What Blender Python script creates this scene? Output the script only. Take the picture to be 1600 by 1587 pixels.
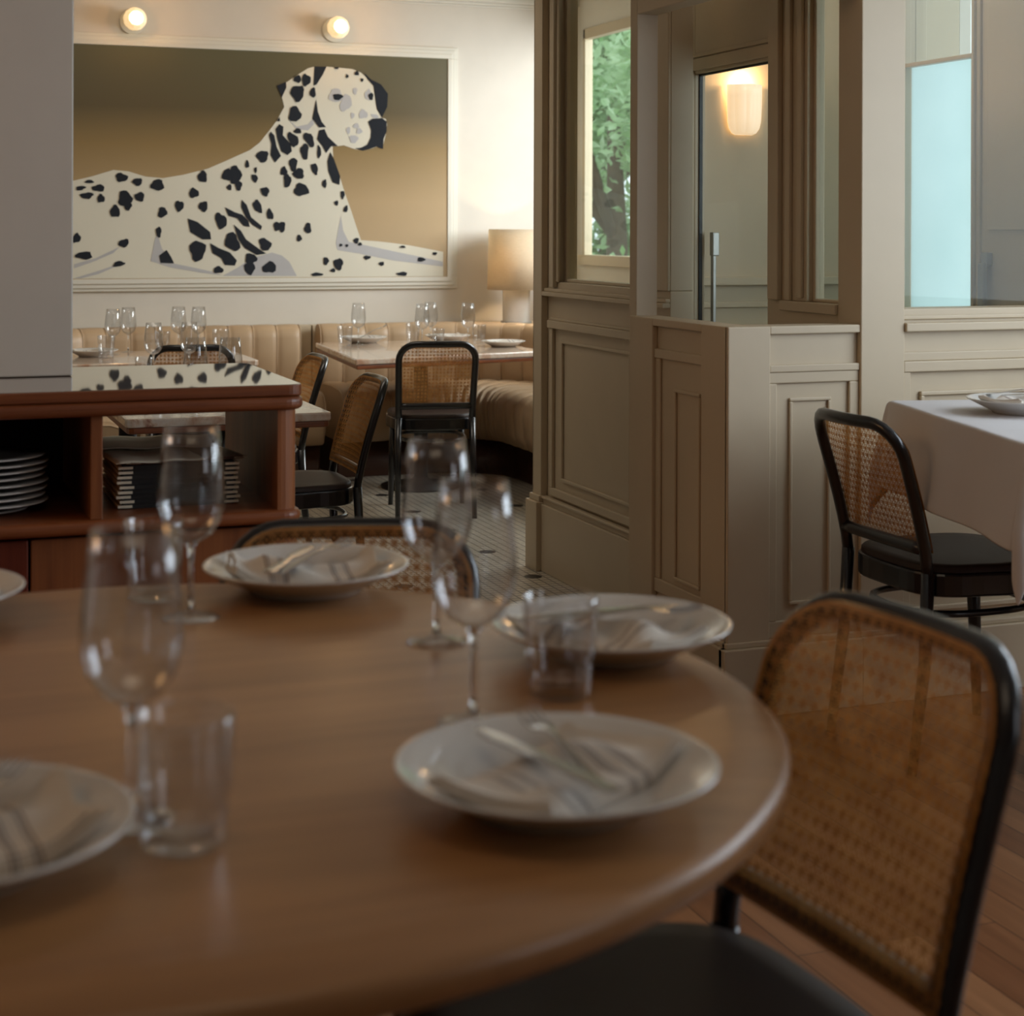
import bpy, bmesh, math, random
from mathutils import Vector, Matrix
PI = math.pi
R = math.radians
scene = bpy.context.scene
for o in list(bpy.data.objects):
    bpy.data.objects.remove(o)
col = scene.collection

# ---------------------------------------------------------------- camera
cam = bpy.data.cameras.new('camera')
cam.sensor_fit = 'HORIZONTAL'
cam.sensor_width = 36.0
cam.lens = 36.0 * 2600 / 1600
cam.shift_y = -436.5 / 1600
cam.clip_start = 0.05
cam.dof.use_dof = True
cam.dof.focus_distance = 5.2
cam.dof.aperture_fstop = 5.0
camo = bpy.data.objects.new('camera', cam)
camo.matrix_world = (Matrix.Translation((0, 0, 1.30)) @ Matrix.Rotation(R(-20.6), 4, 'Z')
                     @ Matrix.Rotation(R(90), 4, 'X') @ Matrix.Rotation(0.0033, 4, 'Z'))
col.objects.link(camo)
scene.camera = camo

# ---------------------------------------------------------------- view, sky, lights
scene.view_settings.view_transform = 'Standard'
scene.view_settings.look = 'None'
scene.view_settings.exposure = 0.0
scene.view_settings.gamma = 1.0
scene.view_settings.use_curve_mapping = False
cy = scene.cycles
cy.use_denoising = True
cy.max_bounces = 12
cy.transparent_max_bounces = 32
cy.transmission_bounces = 12
cy.glossy_bounces = 6
cy.diffuse_bounces = 4
cy.caustics_refractive = False
cy.caustics_reflective = False
cy.sample_clamp_indirect = 4.0

world = bpy.data.worlds.new('sky')
scene.world = world
world.use_nodes = True
bg = world.node_tree.nodes['Background']
bg.inputs[0].default_value = (0.80, 0.92, 1.0, 1)
bg.inputs[1].default_value = 1.9

def area(name, loc, target, sx, sy, power, color):
    l = bpy.data.lights.new(name, 'AREA')
    l.shape = 'RECTANGLE'; l.size = sx; l.size_y = sy
    l.energy = power; l.color = color
    o = bpy.data.objects.new(name, l)
    o.location = loc
    d = Vector(target) - Vector(loc)
    o.rotation_euler = d.to_track_quat('-Z', 'Y').to_euler()
    col.objects.link(o)
    return o
DAY = (0.78, 0.87, 1.0)
WARM = (1.0, 0.54, 0.22)
area('daylight_street_window', (3.70, 2.45, 1.65), (1.2, 3.1, 0.8), 1.9, 1.3, 31, DAY)
area('daylight_dining_window', (4.9, 7.0, 2.1), (2.2, 7.9, 1.2), 1.7, 1.6, 120, (0.97, 0.98, 1.0))
area('daylight_near_window', (3.6, -0.6, 1.8), (1.6, 3.2, 0.8), 1.6, 1.4, 13, (0.88, 0.92, 1.0))
area('dining_fill_light', (1.2, 6.4, 2.58), (1.4, 8.0, 0.6), 1.2, 1.2, 14, (1.0, 0.90, 0.78))  # fill added to brighten the dining end, no fitting hangs there
area('left_warm_fill_light', (-1.6, 3.4, 2.58), (-0.2, 3.6, 0), 1.2, 1.2, 18, WARM)  # added warm fill for the left-facing panels, not an actual lamp
area('front_fill_light', (0.2, 1.2, 2.6), (0.3, 1.8, 0), 1.0, 1.0, 3.2, (1.0, 0.80, 0.58))  # unseen fill added above the round table
area('vestibule_fill_light', (3.0, 4.7, 2.58), (3.0, 4.7, 0), 0.5, 0.5, 2.2, (1.0, 0.95, 0.88))  # added to lift the dark vestibule, whose only real lamp is the sconce

# ---------------------------------------------------------------- materials
def new_mat(name):
    m = bpy.data.materials.new(name); m.use_nodes = True
    nt = m.node_tree
    return m, nt, nt.nodes['Principled BSDF']
def N(nt, t, **kw):
    n = nt.nodes.new(t)
    for k, v in kw.items(): setattr(n, k, v)
    return n
def ramp(nt, fac, stops):
    r = N(nt, 'ShaderNodeValToRGB'); el = r.color_ramp.elements
    while len(el) < len(stops): el.new(0.5)
    for e, (p, c) in zip(el, stops):
        e.position = p; e.color = (*c, 1)
    nt.links.new(fac, r.inputs[0])
    return r.outputs[0]
def coords(nt, scale=(1, 1, 1), rot=(0, 0, 0), kind='Object'):
    t = N(nt, 'ShaderNodeTexCoord'); mp = N(nt, 'ShaderNodeMapping')
    mp.inputs['Scale'].default_value = scale; mp.inputs['Rotation'].default_value = rot
    nt.links.new(t.outputs[kind], mp.inputs[0])
    return mp.outputs[0]
def noise(nt, vec, scale=5, detail=4, rough=0.5, dist=0.0):
    n = N(nt, 'ShaderNodeTexNoise')
    n.inputs['Scale'].default_value = scale; n.inputs['Detail'].default_value = detail
    n.inputs['Roughness'].default_value = rough; n.inputs['Distortion'].default_value = dist
    nt.links.new(vec, n.inputs['Vector'])
    return n.outputs['Fac']
def bump(nt, b, h, strength=0.2, dist=0.002):
    n = N(nt, 'ShaderNodeBump'); n.inputs['Strength'].default_value = strength
    n.inputs['Distance'].default_value = dist
    nt.links.new(h, n.inputs['Height']); nt.links.new(n.outputs[0], b.inputs['Normal'])
def plain(name, c, rough=0.5, metal=0.0, var=0.06, scale=8, bmp=0.0, bscale=60, coat=0.0, spec=0.5):
    m, nt, b = new_mat(name)
    v = coords(nt)
    f = noise(nt, v, scale)
    lo = tuple(max(0, x * (1 - var)) for x in c); hi = tuple(min(1, x * (1 + var)) for x in c)
    nt.links.new(ramp(nt, f, [(0.3, lo), (0.7, hi)]), b.inputs['Base Color'])
    b.inputs['Roughness'].default_value = rough; b.inputs['Metallic'].default_value = metal
    b.inputs['Coat Weight'].default_value = coat; b.inputs['Specular IOR Level'].default_value = spec
    if bmp: bump(nt, b, noise(nt, v, bscale), bmp)
    return m
def wood(name, c1, c2, along=0, rough=0.35, scale=9, coat=0.3, stretch=0.06, fine=60, cr=0.1):
    m, nt, b = new_mat(name)
    s = [1, 1, 1]; s[along] = stretch
    v = coords(nt, tuple(s))
    f = noise(nt, v, scale, 6, 0.6, 1.2)
    g = noise(nt, v, fine, 3, 0.6, 0.3)
    mx = N(nt, 'ShaderNodeMix'); mx.inputs[0].default_value = 0.35
    nt.links.new(f, mx.inputs[2]); nt.links.new(g, mx.inputs[3])
    nt.links.new(ramp(nt, mx.outputs[0], [(0.34, c1), (0.66, c2)]), b.inputs['Base Color'])
    b.inputs['Roughness'].default_value = rough
    b.inputs['Coat Weight'].default_value = coat; b.inputs['Coat Roughness'].default_value = cr
    return m

M = {}
M['paint'] = plain('cream_gloss_paint', (0.58, 0.475, 0.33), 0.45, var=0.02, bmp=0.05, bscale=25)
M['wall'] = plain('off_white_wall', (0.70, 0.65, 0.57), 0.6, var=0.02, bmp=0.05)
M['ceiling'] = plain('ceiling_white', (0.74, 0.71, 0.64), 0.8, var=0.01)
M['lamp_base'] = plain('glossy_grey_lamp_base', (0.42, 0.40, 0.37), 0.12, coat=0.6)
M['frame'] = plain('white_frame_paint', (0.74, 0.71, 0.62), 0.45, var=0.01)
M['dark_wood'] = wood('dark_plinth_wood', (0.030, 0.012, 0.007), (0.08, 0.03, 0.016), 0, 0.4)
M['teak'] = wood('red_brown_cabinet_wood', (0.14, 0.036, 0.011), (0.31, 0.095, 0.028), 0, 0.42, 8, 0.12)
M['teak_v'] = wood('red_brown_cabinet_wood_upright', (0.17, 0.048, 0.015), (0.35, 0.12, 0.036), 2, 0.45, 8, 0.08)
M['teak_door'] = wood('mahogany_panel', (0.11, 0.018, 0.008), (0.20, 0.036, 0.014), 2, 0.4, 9, 0.1)
M['oak'] = wood('warm_oak_top', (0.28, 0.130, 0.046), (0.47, 0.240, 0.095), 0, 0.34, 5, 0.15, 0.05, 45, 0.22)
M['oak_edge'] = wood('warm_oak_edge', (0.24, 0.11, 0.045), (0.36, 0.19, 0.085), 0, 0.22, 5, 0.6, 0.2, 30, 0.15)
M['black'] = plain('black_bentwood_lacquer', (0.006, 0.006, 0.008), 0.28, var=0.1, coat=0.4)
M['seat'] = plain('dark_brown_seat', (0.032, 0.019, 0.014), 0.5, var=0.2, scale=4, coat=0.0, spec=0.3)
M['iron'] = plain('black_iron', (0.01, 0.01, 0.01), 0.45)
M['porcelain'] = plain('white_porcelain', (0.72, 0.70, 0.66), 0.16, var=0.015, coat=0.5)
M['steel'] = plain('polished_steel', (0.62, 0.61, 0.60), 0.22, 1.0, var=0.02)
M['chrome'] = plain('brushed_chrome', (0.72, 0.72, 0.70), 0.22, 1.0, var=0.02)
M['leather'] = plain('tan_leather', (0.52, 0.36, 0.215), 0.42, var=0.07, scale=3, bmp=0.12, bscale=90)
M['piping'] = plain('tan_piping', (0.62, 0.46, 0.30), 0.45, var=0.04)
M['satin'] = plain('satin_grey_metal', (0.40, 0.39, 0.37), 0.4, 0.6)
M['cloth'] = plain('white_tablecloth', (0.68, 0.66, 0.66), 0.9, var=0.015, bmp=0.1, bscale=200)
M['paper'] = plain('cream_paper', (0.78, 0.70, 0.54), 0.7, var=0.06)
M['menu_cover'] = plain('black_menu_cover', (0.012, 0.012, 0.012), 0.5)
M['rust_cover'] = plain('rust_leather_cover', (0.15, 0.05, 0.02), 0.45)
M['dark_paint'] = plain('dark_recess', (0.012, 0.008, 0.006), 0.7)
M['bark'] = plain('bark', (0.08, 0.055, 0.035), 0.9, var=0.3)
M['ground'] = plain('street_paving', (0.5, 0.5, 0.48), 0.9, var=0.1)
M['render'] = plain('pale_render', (0.55, 0.55, 0.52), 0.8)
M['car'] = plain('dark_hedge_fence', (0.06, 0.055, 0.05), 0.5)

def glass_thin(name, tint=(1, 1, 1), lo=0.04, hi=0.7, power=3.0, rough=0.0):
    m, nt, b = new_mat(name); nt.nodes.remove(b)
    tr = N(nt, 'ShaderNodeBsdfTransparent'); tr.inputs[0].default_value = (*tint, 1)
    gl = N(nt, 'ShaderNodeBsdfGlossy'); gl.inputs['Roughness'].default_value = rough
    lw = N(nt, 'ShaderNodeLayerWeight'); lw.inputs[0].default_value = 0.5
    pw = N(nt, 'ShaderNodeMath', operation='POWER'); pw.inputs[1].default_value = power
    nt.links.new(lw.outputs['Facing'], pw.inputs[0])
    fr = N(nt, 'ShaderNodeMapRange'); fr.inputs[3].default_value = lo; fr.inputs[4].default_value = hi
    nt.links.new(pw.outputs[0], fr.inputs[0])
    mx = N(nt, 'ShaderNodeMixShader')
    nt.links.new(fr.outputs[0], mx.inputs[0]); nt.links.new(tr.outputs[0], mx.inputs[1])
    nt.links.new(gl.outputs[0], mx.inputs[2])
    nt.links.new(mx.outputs[0], nt.nodes['Material Output'].inputs[0])
    return m
M['glass'] = glass_thin('drinking_glass', (0.975, 0.98, 0.985), 0.07, 0.75, 2.4)
M['pane'] = glass_thin('window_pane', (0.94, 0.97, 0.95), 0.015, 0.6, 5.0)
M['pane_clear'] = glass_thin('clear_window_pane', (0.98, 0.99, 0.98), 0.03, 0.4, 5.0)
m, nt, b = new_mat('solid_glass')
b.inputs['Base Color'].default_value = (0.96, 0.97, 0.98, 1); b.inputs['Roughness'].default_value = 0.0
b.inputs['Transmission Weight'].default_value = 1.0; b.inputs['IOR'].default_value = 1.5
M['glass_solid'] = m

# frosted blue film, lets the sky through
m, nt, b = new_mat('frosted_blue_film'); nt.nodes.remove(b)
tl = N(nt, 'ShaderNodeBsdfTranslucent'); 
nt.links.new(ramp(nt, noise(nt, coords(nt), 3), [(0.3, (0.70, 0.80, 0.80)), (0.7, (0.76, 0.85, 0.85))]), tl.inputs[0])
nt.links.new(tl.outputs[0], nt.nodes['Material Output'].inputs[0])
M['frosted'] = m

# marble
m, nt, b = new_mat('pink_veined_marble')
v = coords(nt)
f1 = noise(nt, v, 4, 8, 0.6, 2.5)
c1 = ramp(nt, f1, [(0.35, (0.50, 0.30, 0.20)), (0.47, (0.66, 0.50, 0.38)), (0.55, (0.70, 0.60, 0.50)), (0.62, (0.60, 0.42, 0.30)), (0.70, (0.26, 0.09, 0.06)), (0.76, (0.62, 0.52, 0.42))])
nt.links.new(c1, b.inputs['Base Color'])
b.inputs['Roughness'].default_value = 0.12
b.inputs['Coat Weight'].default_value = 0.4
M['marble'] = m

# glossy counter top
m, nt, b = new_mat('mirror_polished_worktop')
nt.links.new(ramp(nt, noise(nt, coords(nt, (0.1, 1, 1)), 8), [(0.3, (0.12, 0.07, 0.045)), (0.7, (0.20, 0.13, 0.085))]), b.inputs['Base Color'])
b.inputs['Roughness'].default_value = 0.03; b.inputs['IOR'].default_value = 1.9
b.inputs['Coat Weight'].default_value = 1.0; b.inputs['Coat Roughness'].default_value = 0.02; b.inputs['Coat IOR'].default_value = 1.9
M['counter'] = m

# cane
m, nt, b = new_mat('woven_cane'); nt.nodes.remove(b)
d1 = N(nt, 'ShaderNodeBsdfDiffuse'); d2 = N(nt, 'ShaderNodeBsdfTranslucent'); mx = N(nt, 'ShaderNodeMixShader')
c = ramp(nt, noise(nt, coords(nt), 40), [(0.3, (0.48, 0.20, 0.045)), (0.7, (0.68, 0.34, 0.10))])
nt.links.new(c, d1.inputs[0]); nt.links.new(c, d2.inputs[0]); mx.inputs[0].default_value = 0.32
nt.links.new(d1.outputs[0], mx.inputs[1]); nt.links.new(d2.outputs[0], mx.inputs[2])
gl = N(nt, 'ShaderNodeBsdfGlossy'); gl.inputs['Roughness'].default_value = 0.35; m2 = N(nt, 'ShaderNodeMixShader'); m2.inputs[0].default_value = 0.06
nt.links.new(mx.outputs[0], m2.inputs[1]); nt.links.new(gl.outputs[0], m2.inputs[2])
nt.links.new(m2.outputs[0], nt.nodes['Material Output'].inputs[0])
M['cane'] = m

# mosaic tile floor
m, nt, b = new_mat('mosaic_tile')
v = coords(nt, (1, 1, 1), (0, 0, R(0)))
br = N(nt, 'ShaderNodeTexBrick'); br.offset = 0.0; br.squash = 1.0
br.inputs['Scale'].default_value = 1.0; br.inputs['Brick Width'].default_value = 0.036; br.inputs['Row Height'].default_value = 0.036
br.inputs['Mortar Size'].default_value = 0.0022; br.inputs['Mortar Smooth'].default_value = 0.1
br.inputs['Color1'].default_value = (0.50, 0.45, 0.36, 1); br.inputs['Color2'].default_value = (0.60, 0.54, 0.43, 1)
br.inputs['Mortar'].default_value = (0.035, 0.022, 0.015, 1)
nt.links.new(v, br.inputs['Vector'])
b2 = N(nt, 'ShaderNodeTexBrick'); b2.offset = 0.5; b2.squash = 1.0
b2.inputs['Scale'].default_value = 1.0; b2.inputs['Brick Width'].default_value = 0.54; b2.inputs['Row Height'].default_value = 0.396
b2.inputs['Mortar Size'].default_value = 0.20; b2.inputs['Mortar Smooth'].default_value = 0.0
b2.inputs['Color1'].default_value = (0, 0, 0, 1); b2.inputs['Color2'].default_value = (0, 0, 0, 1); b2.inputs['Mortar'].default_value = (1, 1, 1, 1)
nt.links.new(v, b2.inputs['Vector'])
vo = N(nt, 'ShaderNodeVectorMath', operation='MODULO'); vo.inputs[1].default_value = (0.504, 0.504, 10)
add = N(nt, 'ShaderNodeVectorMath', operation='ADD'); add.inputs[1].default_value = (20.16, 20.16, 5)
nt.links.new(v, add.inputs[0]); nt.links.new(add.outputs[0], vo.inputs[0])
ds = N(nt, 'ShaderNodeVectorMath', operation='DISTANCE'); ds.inputs[1].default_value = (0.25, 0.25, 5)
nt.links.new(vo.outputs[0], ds.inputs[0])
lt = N(nt, 'ShaderNodeMath', operation='LESS_THAN'); lt.inputs[1].default_value = 0.035
nt.links.new(ds.outputs['Value'], lt.inputs[0])
mx = N(nt, 'ShaderNodeMix', data_type='RGBA'); mx.inputs[7].default_value = (0.02, 0.018, 0.018, 1)
nt.links.new(lt.outputs[0], mx.inputs[0]); nt.links.new(br.outputs['Color'], mx.inputs[6])
nt.links.new(mx.outputs[2], b.inputs['Base Color'])
nt.nodes.remove(b2)
b.inputs['Roughness'].default_value = 0.35
M['tile'] = m

# plank floor
m, nt, b = new_mat('plank_floor')
v = coords(nt, (1, 1, 1), (0, 0, R(90)))
br = N(nt, 'ShaderNodeTexBrick'); br.offset = 0.37
br.inputs['Scale'].default_value = 1.0; br.inputs['Brick Width'].default_value = 1.1; br.inputs['Row Height'].default_value = 0.085
br.inputs['Mortar Size'].default_value = 0.0012
br.inputs['Color1'].default_value = (0.22, 0.085, 0.035, 1); br.inputs['Color2'].default_value = (0.42, 0.20, 0.09, 1)
br.inputs['Mortar'].default_value = (0.03, 0.012, 0.008, 1)
nt.links.new(v, br.inputs['Vector'])
g = noise(nt, coords(nt, (1, 0.06, 1)), 40, 4)
mx = N(nt, 'ShaderNodeMix', data_type='RGBA', blend_type='MULTIPLY'); mx.inputs[0].default_value = 0.7
nt.links.new(br.outputs['Color'], mx.inputs[6]); nt.links.new(ramp(nt, g, [(0.3, (0.6, 0.55, 0.5)), (0.7, (1, 1, 1))]), mx.inputs[7])
nt.links.new(mx.outputs[2], b.inputs['Base Color'])
b.inputs['Roughness'].default_value = 0.3
M['planks'] = m

# striped napkin
m, nt, b = new_mat('striped_napkin')
t = N(nt, 'ShaderNodeTexCoord'); sx = N(nt, 'ShaderNodeSeparateXYZ'); nt.links.new(t.outputs['Object'], sx.inputs[0])
w1 = N(nt, 'ShaderNodeMath', operation='PINGPONG'); w1.inputs[1].default_value = 0.045
nt.links.new(sx.outputs[0], w1.inputs[0])
dv = N(nt, 'ShaderNodeMath', operation='DIVIDE'); dv.inputs[1].default_value = 0.045; nt.links.new(w1.outputs[0], dv.inputs[0])
c = ramp(nt, dv.outputs[0], [(0.0, (0.72, 0.66, 0.58)), (0.70, (0.72, 0.66, 0.58)), (0.74, (0.20, 0.13, 0.09)), (0.80, (0.72, 0.66, 0.58)), (0.84, (0.16, 0.17, 0.20)), (0.88, (0.72, 0.66, 0.58))])
for e in [n for n in nt.nodes if n.type == 'VALTORGB'][0].color_ramp.elements: pass
nt.links.new(c, b.inputs['Base Color']); b.inputs['Roughness'].default_value = 0.9
bump(nt, b, noise(nt, coords(nt), 60), 0.25)
M['napkin'] = m

def emis(name, c, s, base=(0.8, 0.78, 0.7)):
    m, nt, b = new_mat(name)
    b.inputs['Base Color'].default_value = (*base, 1); b.inputs['Roughness'].default_value = 0.3
    nt.links.new(ramp(nt, noise(nt, coords(nt), 6), [(0.3, tuple(x * 0.93 for x in c)), (0.7, c)]), b.inputs['Emission Color'])
    b.inputs['Emission Strength'].default_value = s
    return m
M['globe'] = emis('lit_glass_globe', (1.0, 0.66, 0.30), 0.8)
M['sconce_shade'] = emis('lit_fluted_shade', (1.0, 0.68, 0.40), 0.85)
# linen shade
m, nt, b = new_mat('linen_shade'); nt.nodes.remove(b)
d1 = N(nt, 'ShaderNodeBsdfDiffuse'); d2 = N(nt, 'ShaderNodeBsdfTranslucent'); mx = N(nt, 'ShaderNodeMixShader'); mx.inputs[0].default_value = 0.5
c = ramp(nt, noise(nt, coords(nt, (1, 1, 6)), 50), [(0.3, (0.80, 0.70, 0.54)), (0.7, (0.86, 0.77, 0.62))])
nt.links.new(c, d1.inputs[0]); nt.links.new(c, d2.inputs[0]); nt.links.new(d1.outputs[0], mx.inputs[1]); nt.links.new(d2.outputs[0], mx.inputs[2])
nt.links.new(mx.outputs[0], nt.nodes['Material Output'].inputs[0])
M['shade'] = m
# leaves
def leafmat(name, c1, c2):
    m, nt, b = new_mat(name); nt.nodes.remove(b)
    d1 = N(nt, 'ShaderNodeBsdfDiffuse'); d2 = N(nt, 'ShaderNodeBsdfTranslucent'); mx = N(nt, 'ShaderNodeMixShader'); mx.inputs[0].default_value = 0.45
    c = ramp(nt, noise(nt, coords(nt), 5), [(0.3, c1), (0.7, c2)])
    nt.links.new(c, d1.inputs[0]); nt.links.new(c, d2.inputs[0]); nt.links.new(d1.outputs[0], mx.inputs[1]); nt.links.new(d2.outputs[0], mx.inputs[2])
    nt.links.new(mx.outputs[0], nt.nodes['Material Output'].inputs[0])
    return m
M['leaf'] = leafmat('green_leaves', (0.24, 0.42, 0.16), (0.66, 0.80, 0.56))
M['leaf_dark'] = leafmat('deep_green_leaves', (0.14, 0.28, 0.09), (0.42, 0.58, 0.34))
# painting
m, nt, b = new_mat('painted_backdrop')
t = N(nt, 'ShaderNodeTexCoord'); sx = N(nt, 'ShaderNodeSeparateXYZ'); nt.links.new(t.outputs['Object'], sx.inputs[0])
mr = N(nt, 'ShaderNodeMapRange'); mr.inputs[1].default_value = 1.0; mr.inputs[2].default_value = 2.28
nt.links.new(sx.outputs[2], mr.inputs[0])
c = ramp(nt, mr.outputs[0], [(0.0, (0.50, 0.37, 0.22)), (0.35, (0.46, 0.32, 0.165)), (0.58, (0.27, 0.175, 0.06)), (0.74, (0.105, 0.075, 0.026)), (1.0, (0.115, 0.10, 0.045))])
nt.links.new(c, b.inputs['Base Color']); b.inputs['Roughness'].default_value = 0.5
M['backdrop'] = m
M['dog_white'] = plain('painted_cream', (0.72, 0.68, 0.56), 0.75, var=0.02, scale=2)
M['dog_grey'] = plain('painted_lavender_grey', (0.48, 0.47, 0.47), 0.5, var=0.03)
M['dog_black'] = plain('painted_charcoal', (0.018, 0.021, 0.028), 0.75, var=0.1, spec=0.2)

# ---------------------------------------------------------------- mesh builder
class MB:
    def __init__(s): s.v = []; s.f = []; s.m = []; s.sm = []
    def add(s, vs, fs, mi=0, smooth=False):
        b = len(s.v); s.v += [tuple(p) for p in vs]
        for f in fs:
            s.f.append(tuple(b + i for i in f)); s.m.append(mi); s.sm.append(smooth)
        return s
    def box(s, a, b, mi=0):
        x0, x1 = sorted((a[0], b[0])); y0, y1 = sorted((a[1], b[1])); z0, z1 = sorted((a[2], b[2]))
        return s.add([(x0, y0, z0), (x1, y0, z0), (x1, y1, z0), (x0, y1, z0), (x0, y0, z1), (x1, y0, z1), (x1, y1, z1), (x0, y1, z1)],
                     [(0, 3, 2, 1), (4, 5, 6, 7), (0, 1, 5, 4), (1, 2, 6, 5), (2, 3, 7, 6), (3, 0, 4, 7)], mi)
    def lathe(s, prof, n=32, mi=0, c=(0, 0, 0), smooth=True, flute=None):
        vs, fs = [], []
        for (r, z) in prof:
            for k in range(n):
                a = 2 * PI * k / n
                rr = r * (flute(z, a) if flute else 1)
                vs.append((c[0] + rr * math.cos(a), c[1] + rr * math.sin(a), c[2] + z))
        for i in range(len(prof) - 1):
            for k in range(n):
                k2 = (k + 1) % n
                fs.append((i * n + k, i * n + k2, (i + 1) * n + k2, (i + 1) * n + k))
        if prof[0][0] > 1e-6: fs.append(tuple(reversed(range(n))))
        if prof[-1][0] > 1e-6: fs.append(tuple((len(prof) - 1) * n + k for k in range(n)))
        return s.add(vs, fs, mi, smooth)
    def tube(s, path, rad, n=10, mi=0, closed=False, up=None, flat=1.0):
        P = [Vector(p) for p in path]; L = len(P)
        rr = rad if isinstance(rad, (list, tuple)) else [rad] * L
        vs, fs = [], []
        prev = None
        for i in range(L):
            if closed: t = P[(i + 1) % L] - P[i - 1]
            else: t = P[min(i + 1, L - 1)] - P[max(i - 1, 0)]
            t.normalize()
            if prev is None:
                u = Vector(up) if up else (Vector((0, 0, 1)) if abs(t.z) < 0.9 else Vector((1, 0, 0)))
            else: u = prev
            a = (u - t * u.dot(t)).normalized(); b = t.cross(a)
            prev = a
            for k in range(n):
                an = 2 * PI * k / n
                vs.append(P[i] + a * (rr[i] * flat * math.cos(an)) + b * (rr[i] * math.sin(an)))
        for i in range(L if closed else L - 1):
            j = (i + 1) % L
            for k in range(n):
                k2 = (k + 1) % n
                fs.append((i * n + k, i * n + k2, j * n + k2, j * n + k))
        if not closed:
            fs.append(tuple(reversed(range(n)))); fs.append(tuple((L - 1) * n + k for k in range(n)))
        return s.add(vs, fs, mi, True)
    def prism(s, poly, z0, z1, mi=0):
        n = len(poly)
        vs = [(x, y, z0) for x, y in poly] + [(x, y, z1) for x, y in poly]
        fs = [tuple(reversed(range(n))), tuple(range(n, 2 * n))] + [(i, (i + 1) % n, n + (i + 1) % n, n + i) for i in range(n)]
        return s.add(vs, fs, mi)
    def sheet(s, polyxz, y, mi=0):
        return s.add([(x, y, z) for x, z in polyxz], [tuple(range(len(polyxz)))], mi)
    def grid(s, rows, mi=0, smooth=True, closed_u=False):
        n = len(rows[0]); vs = [p for r in rows for p in r]; fs = []
        for i in range(len(rows) - 1):
            for k in range(n - 1 if not closed_u else n):
                k2 = (k + 1) % n
                fs.append((i * n + k, i * n + k2, (i + 1) * n + k2, (i + 1) * n + k))
        return s.add(vs, fs, mi, smooth)
    def build(s, name, mats, parent=None, bevel=0.0, weld=False, segs=2, loc=None, solid=0.0, auto=False):
        me = bpy.data.meshes.new(name)
        me.from_pydata(s.v, [], s.f)
        mats = mats if isinstance(mats, (list, tuple)) else [mats]
        for mm in mats: me.materials.append(M[mm] if isinstance(mm, str) else mm)
        for p, mi, sm in zip(me.polygons, s.m, s.sm): p.material_index = mi; p.use_smooth = sm
        me.update()
        if weld:
            b = bmesh.new(); b.from_mesh(me); bmesh.ops.remove_doubles(b, verts=b.verts, dist=1e-5)
            bmesh.ops.recalc_face_normals(b, faces=b.faces); b.to_mesh(me); b.free()
        o = bpy.data.objects.new(name, me); col.objects.link(o)
        if parent: o.parent = parent
        if loc: o.location = loc
        if bevel:
            md = o.modifiers.new('bevel', 'BEVEL'); md.width = bevel; md.segments = segs; md.limit_method = 'ANGLE'; md.angle_limit = R(50)
        if solid:
            md = o.modifiers.new('solid', 'SOLIDIFY'); md.thickness = solid; md.offset = 0
        return o
def thing(name, label, cat, loc=(0, 0, 0), rz=0.0, group=None, sc=1.0):
    o = bpy.data.objects.new(name, None); col.objects.link(o)
    o.empty_display_size = 0.1
    o.location = loc; o.rotation_euler = (0, 0, rz); o.scale = (sc, sc, sc)
    o['label'] = label; o['category'] = cat
    if group: o['group'] = group
    return o
def tag(o, label, cat, group=None, kind=None):
    o['label'] = label; o['category'] = cat
    if group: o['group'] = group
    if kind: o['kind'] = kind
    return o
def struct(o, label=None):
    o['kind'] = 'structure'
    if label: o['label'] = label
    return o
def dup(root, loc, rz, label, group=None, sc=None):
    kids = {}
    for ch in bpy.data.objects:
        if ch.parent: kids.setdefault(ch.parent, []).append(ch)
    def cp(o, parent):
        c = o.copy(); col.objects.link(c); c.parent = parent
        for k in kids.get(o, []): cp(k, c)
        return c
    r = cp(root, None)
    r.location = loc; r.rotation_euler = (0, 0, rz); r['label'] = label
    if group: r['group'] = group
    if sc: r.scale = (sc, sc, sc)
    return r
_used = set()
def put(proto, loc, rz, label, group=None, sc=None):
    if proto.name in _used: return dup(proto, loc, rz, label, group, sc)
    _used.add(proto.name)
    proto.location = loc; proto.rotation_euler = (0, 0, rz); proto['label'] = label
    if group: proto['group'] = group
    if sc: proto.scale = (sc, sc, sc)
    return proto
# the outlines painted on the canvas: (x, z) on the back wall, metres
DOG_BODY=[[(0.018,1.492),(0.498,1.459),(0.919,1.544),(1.01,1.567),(1.126,1.604),(1.203,1.598),(1.294,1.571),(1.386,1.564),(1.492,1.583),(1.625,1.618),(1.719,1.66),(1.855,1.723),(1.909,1.765),(1.964,1.834),(2.005,1.889),(2.046,1.965),(2.032,2.02),(2.007,2.08),(2.06,2.102),(2.101,2.131),(2.178,2.182),(2.213,2.192),(2.283,2.195),(2.354,2.192),(2.432,2.187),(2.482,2.169),(2.518,2.139),(2.554,2.098),(2.564,2.022),(2.572,1.967),(2.605,1.919),(2.627,1.913),(2.634,1.885),(2.627,1.829),(2.606,1.745),(2.577,1.758),(2.541,1.744),(2.491,1.733),(2.441,1.742),(2.384,1.761),(2.355,1.756),(2.32,1.753),(2.324,1.684),(2.356,1.602),(2.392,1.492),(2.428,1.396),(2.456,1.313),(2.485,1.232),(2.571,1.227),(2.673,1.216),(2.775,1.202),(2.878,1.183),(2.968,1.166),(2.969,1.027),(0.921,1.028),(0.019,1.027)]]
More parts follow.
